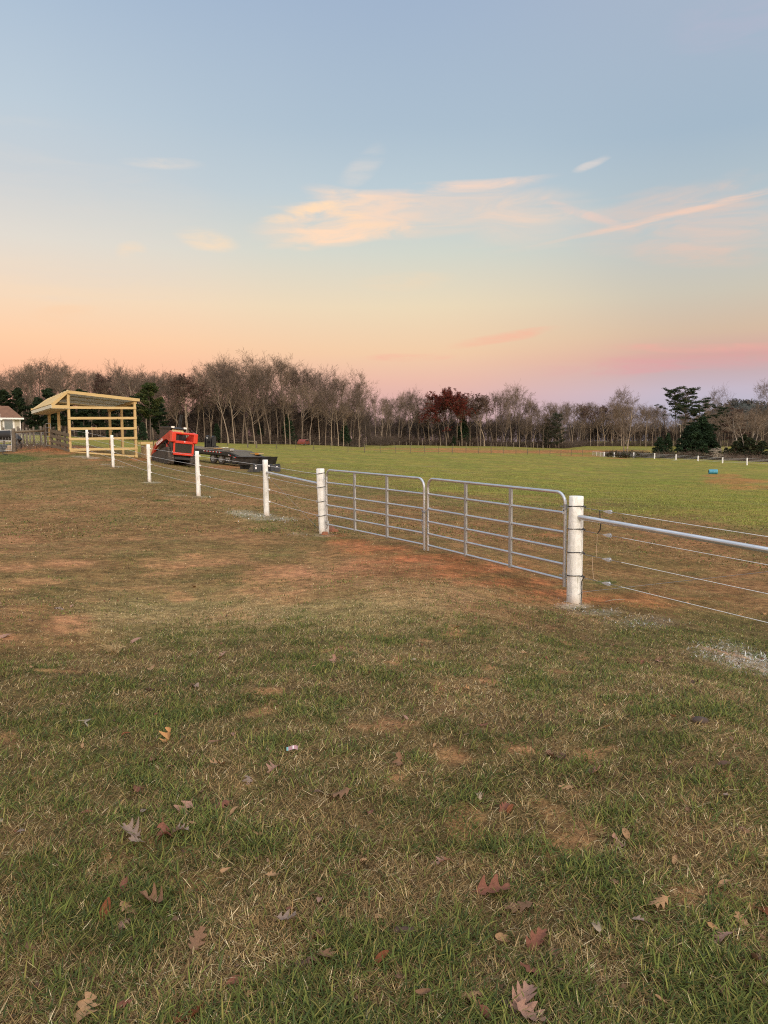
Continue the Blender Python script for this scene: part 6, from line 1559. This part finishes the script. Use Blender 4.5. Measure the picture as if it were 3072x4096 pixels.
# ------------------------------------------------------------------ fallen leaves, each its own thing
LEAFCOL = {'tan': ((.36, .215, .11), (.27, .16, .08)), 'pale': ((.36, .275, .19), (.28, .21, .14)), 'brown': ((.20, .115, .065), (.14, .08, .048)), 'dark': ((.11, .068, .048), (.07, .045, .035)),
           'grey': ((.25, .185, .145), (.18, .13, .10)), 'red': ((.20, .085, .052), (.145, .06, .04)), 'orange': ((.47, .27, .12), (.38, .20, .085)), 'rust': ((.19, .062, .026), (.13, .045, .02)), 'pink': ((.32, .19, .135), (.23, .135, .10))}
LM = {k: mat('leaf_' + k, a, b, .8, 0, 30, spec=.12, bump=.001, bscale=60, c3=tuple(q * .6 for q in b), s3=.66) for k, (a, b) in LEAFCOL.items()}
def leaf_mesh(seed, style):
    """lobed oak leaf: strips either side of a midrib, bent and curled; unit length"""
    rg = random.Random(seed); n = 34; V = []; F_ = []
    nl = {0: 3.5, 1: 4.2, 2: 2.6, 3: 0, 4: 3.0}[style]; wmax = {0: .30, 1: .24, 2: .34, 3: .17, 4: .36}[style]; cut = {0: .62, 1: .55, 2: .80, 3: .0, 4: .82}[style]
    bendl = rg.uniform(-1.6, 1.8); cup = rg.uniform(-2.6, 3.4); tw = rg.uniform(-1.6, 1.6); ph = rg.uniform(0, .3)
    for i in range(n + 1):
        t = i / n
        if t < .13: env = .012
        else:
            s = (t - .13) / .87; env = wmax * (math.sin(math.pi * min(1, s ** .75)) ** .6 if s < 1 else 0) + .006
        row = []
        for sd in (-1, 1):
            s = max(0, (t - .13) / .87); lob = .5 + .5 * math.cos(2 * math.pi * (nl * s + ph + (.12 if sd > 0 else 0)) + math.pi)
            w = env * (1 - cut * (1 - lob ** .8)) if t >= .13 and nl else env
            sweep = .16 * w / max(wmax, .01) * (lob - .2) if nl else 0
            for f in (1.0, .5):
                x = sd * w * f; y = t + sweep * f * .9
                z = cup * x * x * 1.4 + bendl * (t - .5) ** 2 * .6 + tw * x * (t - .5) * .9 + rg.gauss(0, .004) + .05 * abs(x) * math.sin(9 * t + sd)
                row.append((x, y, z))
        zc = bendl * (t - .5) ** 2 * .6 - .008
        V += [row[0], row[1], (0, t, zc), row[3], row[2]]
    for i in range(n):
        for k in range(4): a = i * 5 + k; F_.append((a, a + 1, a + 6, a + 5))
    me = bpy.data.meshes.new('oak_leaf_%d' % seed); me.from_pydata([(x, y - .5, z + .05) for x, y, z in V], [], F_); me.update()
    me.polygons.foreach_set('use_smooth', [True] * len(F_))
    return me
LEAFV = {}
def get_leaf(seed, style, colr):
    k = (seed, style, colr)
    if k not in LEAFV:
        base = LEAFV.get((seed, style)); 
        if base is None: base = LEAFV[(seed, style)] = leaf_mesh(seed * 10 + style, style)
        me = base.copy(); me.materials.append(LM[colr]); LEAFV[k] = me
    return LEAFV[k]
S_, M_, B_, X_L = .065, .09, .12, .15
# u, v, length, colour, style, what it looks like (None: an ordinary one)
LV = [(128, 2674, M_, 'tan', 3, None), (606, 2683, X_L, 'tan', 3, 'smooth tan leaf curled like a boat'), (775, 2751, B_, 'grey', 2, 'silvery grey oak leaf with deep fingers'), (597, 2778, M_, 'dark', 2, None), (1334, 2650, B_, 'pink', 2, 'upright pinkish leaf near the middle'), (1255, 2674, M_, 'tan', 3, None), (1325, 2731, S_, 'red', 3, None),
      (500, 2950, M_, 'rust', 3, 'rust coloured leaf left of the bright orange one'), (678, 2962, X_L, 'orange', 2, 'bright orange tan leaf standing out in the left grass'), (624, 2869, S_, 'red', 3, None), (940, 2936, B_, 'pink', 1, None), (863, 2978, B_, 'brown', 3, None), (547, 3058, S_, 'orange', 3, None), (619, 3043, B_, 'brown', 1, None), (687, 3076, S_, 'pink', 3, None), (872, 3067, B_, 'tan', 2, None), (1098, 3077, B_, 'pink', 4, 'pinkish five-lobed leaf below the paper wrapper'), (994, 3129, B_, 'grey', 2, None),
      (551, 3162, X_L, 'red', 1, 'long red-brown leaf left of centre'), (809, 3171, S_, 'brown', 3, None), (1279, 3179, M_, 'dark', 3, None), (1361, 3188, X_L, 'brown', 0, 'broad brown oak leaf lying flat near the centre'), (351, 3254, M_, 'red', 3, None), (579, 3255, M_, 'grey', 3, None), (737, 3244, .17, 'pink', 2, 'large two-tone leaf, pale with a rusty folded edge'), (752, 3232, .13, 'rust', 3, 'rusty folded flap over the large pale leaf'), (881, 3230, .16, 'red', 2, 'large reddish leaf bent along its rib, right of the two-tone leaf'), (935, 3252, M_, 'tan', 3, None), (750, 3293, B_, 'tan', 1, None),
      (529, 3346, .14, 'grey', 4, 'large grey five-fingered leaf at the left'), (655, 3350, .16, 'red', 2, 'large red-brown leaf on a grey one at the left'), (714, 3341, .14, 'grey', 1, 'grey leaf partly under the red-brown one'), (553, 3382, B_, 'grey', 1, None), (1033, 3341, M_, 'tan', 0, None), (1483, 3269, M_, 'red', 3, None), (90, 3323, B_, 'grey', 2, None),
      (2102, 2621, M_, 'tan', 1, None), (2187, 2638, S_, 'red', 3, None), (1862, 2763, M_, 'orange', 4, 'small crumpled orange leaf right of centre'), (1830, 2768, S_, 'brown', 3, None), (1623, 2875, M_, 'pink', 3, None), (2362, 2690, M_, 'dark', 2, None), (2779, 2733, B_, 'dark', 1, None), (2569, 2657, S_, 'red', 3, None), (2635, 2650, S_, 'pink', 0, None), (1936, 2908, M_, 'red', 0, None), (2419, 2922, B_, 'tan', 1, None), (2689, 2882, M_, 'tan', 3, None), (2419, 2825, S_, 'orange', 3, None), (2415, 2850, M_, 'tan', 1, None),
      (2329, 2856, M_, 'red', 1, None), (2779, 2882, M_, 'red', 3, None), (3016, 2936, M_, 'tan', 3, None), (2921, 2963, M_, 'brown', 3, None), (2201, 3031, .13, 'brown', 0, 'large brown leaf on the bare soil patch'), (2255, 3043, M_, 'dark', 2, 'dark shrivelled leaf right of the bare patch'), (2381, 3097, .14, 'pink', 0, 'pinkish leaf standing on edge in the right grass'), (2272, 3157, B_, 'tan', 0, None), (2348, 3152, M_, 'tan', 3, None), (1914, 3197, M_, 'pale', 1, 'pale curled leaf left of the right grass centre'), (2016, 3240, B_, 'red', 1, None), (2040, 3250, M_, 'rust', 3, None), (1595, 3064, B_, 'brown', 2, None), (2912, 3192, M_, 'grey', 1, None),
      (2504, 3349, M_, 'tan', 3, None), (2476, 3386, M_, 'pink', 2, None), (2959, 3320, B_, 'brown', 1, None), (2893, 3069, M_, 'dark', 3, None), (1775, 3461, .13, 'pink', 1, 'curled pinkish leaf left of the big red leaf'), (1964, 3575, .19, 'red', 2, 'big brick red oak leaf with narrow pointed lobes'), (2083, 3641, .15, 'brown', 0, 'big rounded brown leaf right of the red leaf'), (2637, 3627, .12, 'tan', 0, None), (2386, 3731, .10, 'pale', 3, 'pale folded sliver of a leaf'), (2561, 3707, M_, 'grey', 1, None), (2016, 3764, .13, 'tan', 3, None), (2140, 3793, .16, 'red', 1, 'long red-brown leaf standing upright, lower right'), (2211, 3831, M_, 'brown', 1, None), (2140, 3902, .13, 'red', 0, None), (2898, 3551, M_, 'tan', 3, None), (2969, 3693, M_, 'tan', 0, None), (2893, 3769, B_, 'pink', 1, None), (2850, 3726, S_, 'tan', 3, None),
      (3054, 3651, B_, 'rust', 3, None), (3016, 3850, B_, 'brown', 3, None), (1879, 3992, .15, 'tan', 2, 'large tan oak leaf near the bottom edge'), (2087, 4030, .17, 'pink', 1, 'large pale pinkish leaf overhanging a darker one, bottom edge'), (2059, 4052, .15, 'dark', 3, 'dark leaf under the large pale pinkish one'), (1945, 4086, B_, 'red', 3, None), (2277, 4039, M_, 'brown', 0, None), (1623, 3736, B_, 'dark', 4, None), (1509, 3679, S_, 'tan', 3, None), (1524, 3854, M_, 'rust', 3, None), (2448, 3532, M_, 'brown', 1, None), (1595, 3925, S_, 'brown', 0, None), (2120, 4075, .14, 'pink', 0, None),
      (497, 3549, M_, 'red', 3, None), (511, 3644, .13, 'tan', 0, 'tan leaf above a longer one in the lower left'), (495, 3689, .14, 'pink', 1, 'long pinkish leaf pointing down in the lower left'), (615, 3621, .13, 'brown', 2, None), (420, 3662, B_, 'rust', 3, 'dark rusty leaf standing in the lower left grass'), (1022, 3440, S_, 'brown', 4, None), (1094, 3521, M_, 'tan', 1, None), (1282, 3610, M_, 'pink', 3, None), (1153, 3702, B_, 'grey', 0, None), (1166, 3643, S_, 'red', 3, None), (1286, 3759, M_, 'brown', 4, None), (787, 3788, B_, 'brown', 0, None), (1248, 3851, .13, 'brown', 2, 'brown leaf clump near the bottom centre'), (1202, 3865, B_, 'dark', 0, None), (1374, 3824, M_, 'brown', 3, None), (1310, 3840, B_, 'brown', 1, None),
      (339, 4073, .15, 'tan', 0, 'tan leaf cut by the bottom edge at the left'), (488, 4037, M_, 'red', 1, None), (768, 4082, B_, 'rust', 0, None), (949, 3933, M_, 'red', 3, None), (2748, 2414, .11, 'orange', 4, 'orange leaf beyond the lowest wire at the right'), (2969, 2465, .11, 'orange', 0, None), (3062, 2457, .11, 'orange', 4, None), (2644, 2339, .09, 'tan', 3, None), (2510, 2523, M_, 'grey', 3, None), (2518, 2486, S_, 'tan', 3, None), (2568, 2655, M_, 'red', 3, None), (2634, 2648, M_, 'brown', 0, None), (2213, 2528, M_, 'tan', 3, None), (2450, 2582, M_, 'pink', 1, None),
      (235, 2436, .16, 'grey', 1, 'greyish leaf at the top of the bare tan patch'), (290, 2428, .10, 'pink', 3, None), (27, 2549, .17, 'pink', 1, 'curled pinkish leaf at the left edge'), (537, 2570, .16, 'pink', 3, 'long flat pinkish leaf on the pale straw'), (776, 2350, .14, 'tan', 3, None), (364, 2225, .11, 'tan', 3, None), (588, 2119, .11, 'tan', 3, None), (897, 2623, .12, 'pink', 2, None), (880, 2640, .09, 'brown', 3, None), (1830, 2515, .12, 'tan', 3, None), (2860, 2160, .1, 'tan', 3, None), (2850, 2390, .08, 'brown', 3, None), (3052, 2640, .10, 'red', 3, 'red leaf lying on the white overspray'), (1480, 2700, S_, 'brown', 3, None), (1740, 2985, S_, 'tan', 3, None), (2140, 2700, S_, 'tan', 1, None), (2540, 2760, S_, 'tan', 3, None), (2960, 2810, S_, 'brown', 3, None), (330, 2990, S_, 'tan', 3, None), (250, 2830, S_, 'pink', 1, None), (1450, 3450, S_, 'tan', 1, None), (1680, 3330, S_, 'brown', 3, None), (2700, 3450, S_, 'tan', 3, None), (2750, 3250, S_, 'brown', 1, None), (900, 3500, S_, 'tan', 3, None), (700, 3700, S_, 'brown', 3, None), (1000, 3990, S_, 'tan', 1, None), (2650, 4020, S_, 'tan', 3, None), (2900, 3990, M_, 'brown', 1, None), (120, 3800, M_, 'brown', 3, None), (1700, 4000, S_, 'brown', 3, None)]
cw = {'tan': 'tan', 'pale': 'pale buff', 'brown': 'brown', 'dark': 'dark brown', 'grey': 'greyish', 'red': 'red-brown', 'orange': 'orange', 'rust': 'rust red', 'pink': 'pinkish tan'}
sw = {0: 'lobed oak leaf', 1: 'narrow-lobed oak leaf', 2: 'deeply cut oak leaf', 3: 'curled leaf', 4: 'crumpled oak leaf'}
def where(u, v):
    c = ('at the left edge' if u < 300 else 'left of centre' if u < 1150 else 'in the middle' if u < 1900 else 'right of centre' if u < 2550 else 'near the right edge')
    r_ = ('beyond the fence' if v < 2420 and u > 2300 else 'on the worn slope' if v < 2600 else 'in the upper grass' if v < 2850 else 'below the paper wrapper level' if v < 3150 else 'in the mid lawn' if v < 3480 else 'in the lower lawn' if v < 3850 else 'by the bottom edge')
    return r_ + ', ' + c
rgl = random.Random(21)
for i, (u, v, ln, colr, style, desc) in enumerate(LV):
    p = ghit(u, v); me = get_leaf(rgl.randrange(4), style, colr)
    o = bpy.data.objects.new('fallen_leaf', me); COL.objects.link(o)
    d = math.hypot(p.x, p.y); ln = ln * (.74 if d < 6 else .9) * rgl.uniform(.95, 1.1)
    o.location = (p.x, p.y, p.z + rgl.uniform(.004, .020)); o.scale = (ln, ln, ln)
    o.rotation_euler = (rgl.uniform(-.5, .5) + (.6 if desc and ('stand' in desc or 'upright' in desc) else 0), rgl.uniform(-.35, .35), rgl.uniform(0, 6.28))
    tag(o, desc or f"{'small' if ln < .085 else 'larger'} {cw[colr]} {sw[style]} {where(u, v)}", 'leaf', 'fallen leaves scattered on the grass')
# paper wrapper
p = ghit(1168, 3016); t = thing('paper_wrapper', 'scrap of pink and turquoise paper wrapper in the grass', 'litter', p + Vector((0, 0, .03)), R(8)); t.rotation_euler = (R(38), 0, R(6))
def sheet(x0, x1, y0, y1): 
    m = MB(); n = 8; vs = []; 
    for i in range(n + 1):
        x = x0 + (x1 - x0) * i / n
        for y in (y0, y1): vs.append((x, y, .006 * math.sin(x * 90) + .02 * (1 - (x / .03) ** 2) * .4))
    return m.add(vs, [(2 * i, 2 * i + 2, 2 * i + 3, 2 * i + 1) for i in range(n)], True)
sheet(-.018, .030, -.011, .011).build('paper', mat('pink_printed_paper', (.36, .20, .20), (.28, .18, .22), .6, 0, 120), t); sheet(-.028, -.018, -.011, .010).build('printed_end', mat('turquoise_print', (.15, .33, .33), None, .6), t); sheet(.004, .009, -.009, .009).build('white_stripe', M_LOG, t).location.z = .001
# straw tuft, stones, twigs
p = ghit(458, 2612); t = thing('straw_tuft', 'dry golden tuft of grass on the worn ground', 'grass tuft', p, 0); sg = []
for k in range(70):
    a = rgl.uniform(0, 6.28); l = rgl.uniform(.05, .14); o_ = Vector((rgl.gauss(0, .02), rgl.gauss(0, .02), 0)); q = o_ + Vector((math.cos(a) * l * .6, math.sin(a) * l * .6, l * .6)); e = q + Vector((math.cos(a) * l * .5, math.sin(a) * l * .5, -.01)); sg += [(*o_, *q, .0018, .0015), (*q, *e, .0015, .0006)]
link('stems', segmesh('straw_tuft', sg, 3), mat('dry_straw', (.46, .34, .17), (.36, .25, .12), .8, 0, 20), t)
for u, v, s_, lb in ((1655, 2640, .018, 'small pale stone near the centre of the lawn'), (2, 3287, .014, 'yellowish stone at the left edge of the lawn'), (2800, 2890, .04, 'dark clod beside a red-brown leaf')):
    p = ghit(u, v); t = thing('stone', lb, 'stone', p, 0); m = MB(); rr = [(0, -.6), (.8, -.5), (1, 0), (.75, .5), (0, .7)]; n = 9
    vs = [(q * s_ * math.cos(2 * math.pi * k / n) * 1.2, q * s_ * math.sin(2 * math.pi * k / n), z * s_ * .7 + s_ * .3) for q, z in rr for k in range(n)]
    m.add(vs, [(i * n + k, i * n + (k + 1) % n, (i + 1) * n + (k + 1) % n, (i + 1) * n + k) for i in range(4) for k in range(n)], True); m.build('rock', mat('stone_%d' % u, (.27, .22, .15) if u < 2000 else (.06, .04, .03), None, .9), t)
for u, v, l, a, lb in ((2463, 2408, .35, .3, 'thin pale twig on the red clay past the thick post'), (355, 2905, .12, 1.9, 'small grey twig in the left grass'), (1120, 3010, .0, 0, '')):
    if l == 0: continue
    p = ghit(u, v); t = thing('twig', lb, 'twig', p + Vector((0, 0, .02)), a); m = MB(); m.tube([(-l / 2, 0, .0), (-l * .1, .02, .01), (l * .2, -.01, .012), (l / 2, .03, .0)], [.004, .005, .004, .002], 6); m.tube([(l * .1, 0, .01), (l * .3, .06, .01)], .002, 5); m.build('stick', M_LEAFTW if False else bpy.data.materials['pale_stake'], t)
# clods of red clay thrown up at the foot of the left gate post
for u, v, s_, lb in ((1318, 2118, .16, 'dark grassy clod behind the foot of the left gate post'), (1336, 2126, .12, 'red clay clod right of the left gate post'), (1300, 2138, .10, 'red clay clod in front of the left gate post')):
    p = ghit(u, v); rgc = random.Random(u); me_v = []; n = 12
    t = thing('clay_clod', lb, 'clod', p, 0, 'clods at the left gate post'); m = MB()
    for q, z in ((1.1, -.3), (1.0, .1), (.75, .45), (.35, .62)): me_v += [(q * s_ * math.cos(2 * math.pi * k / n) * rgc.uniform(.7, 1.15), q * s_ * math.sin(2 * math.pi * k / n) * rgc.uniform(.7, 1.15), s_ * z * rgc.uniform(.7, 1.2)) for k in range(n)]
    m.add(me_v + [(0, 0, s_ * .62)], [(i * n + k, i * n + (k + 1) % n, (i + 1) * n + (k + 1) % n, (i + 1) * n + k) for i in range(3) for k in range(n)] + [(3 * n + k, 3 * n + (k + 1) % n, 4 * n) for k in range(n)], True)
    m.build('clay', mat('clod_%d' % u, (.30, .11, .05) if u != 1318 else (.12, .07, .04), (.20, .085, .045), .95, 0, 20, bump=.01), t)

# ---- crumbs of old leaves sunk in the turf: too many and too small to count
rgq = np.random.default_rng(33); nq = 2000
dq = 1.5 * (11 / 1.5) ** rgq.random(nq); tq = np.radians(rgq.uniform(-32, 32, nq)); xq = dq * np.sin(tq); yq = dq * np.cos(tq)
kp = fbm(xq, yq, .7, 3, 61) > .47; xq, yq, dq = xq[kp], yq[kp], dq[kp]; nq = len(xq); zq = ground_z(xq, yq) + rgq.uniform(.0, .014, nq)
sq = rgq.uniform(.004, .009, nq) * np.clip(dq / 3.5, 1, 2); aq = rgq.uniform(0, 6.28, nq); til = rgq.normal(0, .5, (nq, 2)); ca, sa = np.cos(aq), np.sin(aq)
VV = []
for (a, b) in ((-1, -.5), (.1, -.8), (1, -.1), (.5, .7), (-.6, .6)):
    a_ = a * rgq.uniform(.6, 1.2, nq); b_ = b * rgq.uniform(.6, 1.2, nq)
    VV.append(np.stack([xq + sq * (a_ * ca - b_ * sa), yq + sq * (a_ * sa + b_ * ca), zq + sq * (a_ * til[:, 0] + b_ * til[:, 1] + .35 * a_ * a_)], 1))
VV = np.stack(VV, 1).reshape(-1, 3); bq = np.arange(nq) * 5
pq = np.array([[.17, .10, .06], [.11, .068, .045], [.22, .14, .09], [.15, .07, .04], [.08, .05, .035]])[rgq.integers(0, 5, nq)]
tag(link('leaf_litter', fastmesh('leaf_litter', VV, np.stack([bq, bq + 1, bq + 2, bq + 3], 1), np.stack([bq, bq + 3, bq + 4], 1), np.repeat(pq, 5, 0)), vcol_mat('leaf_crumbs', .85, .1, .1)), 'crumbled brown leaf fragments sunk in the turf', 'leaf litter', None, 'stuff')
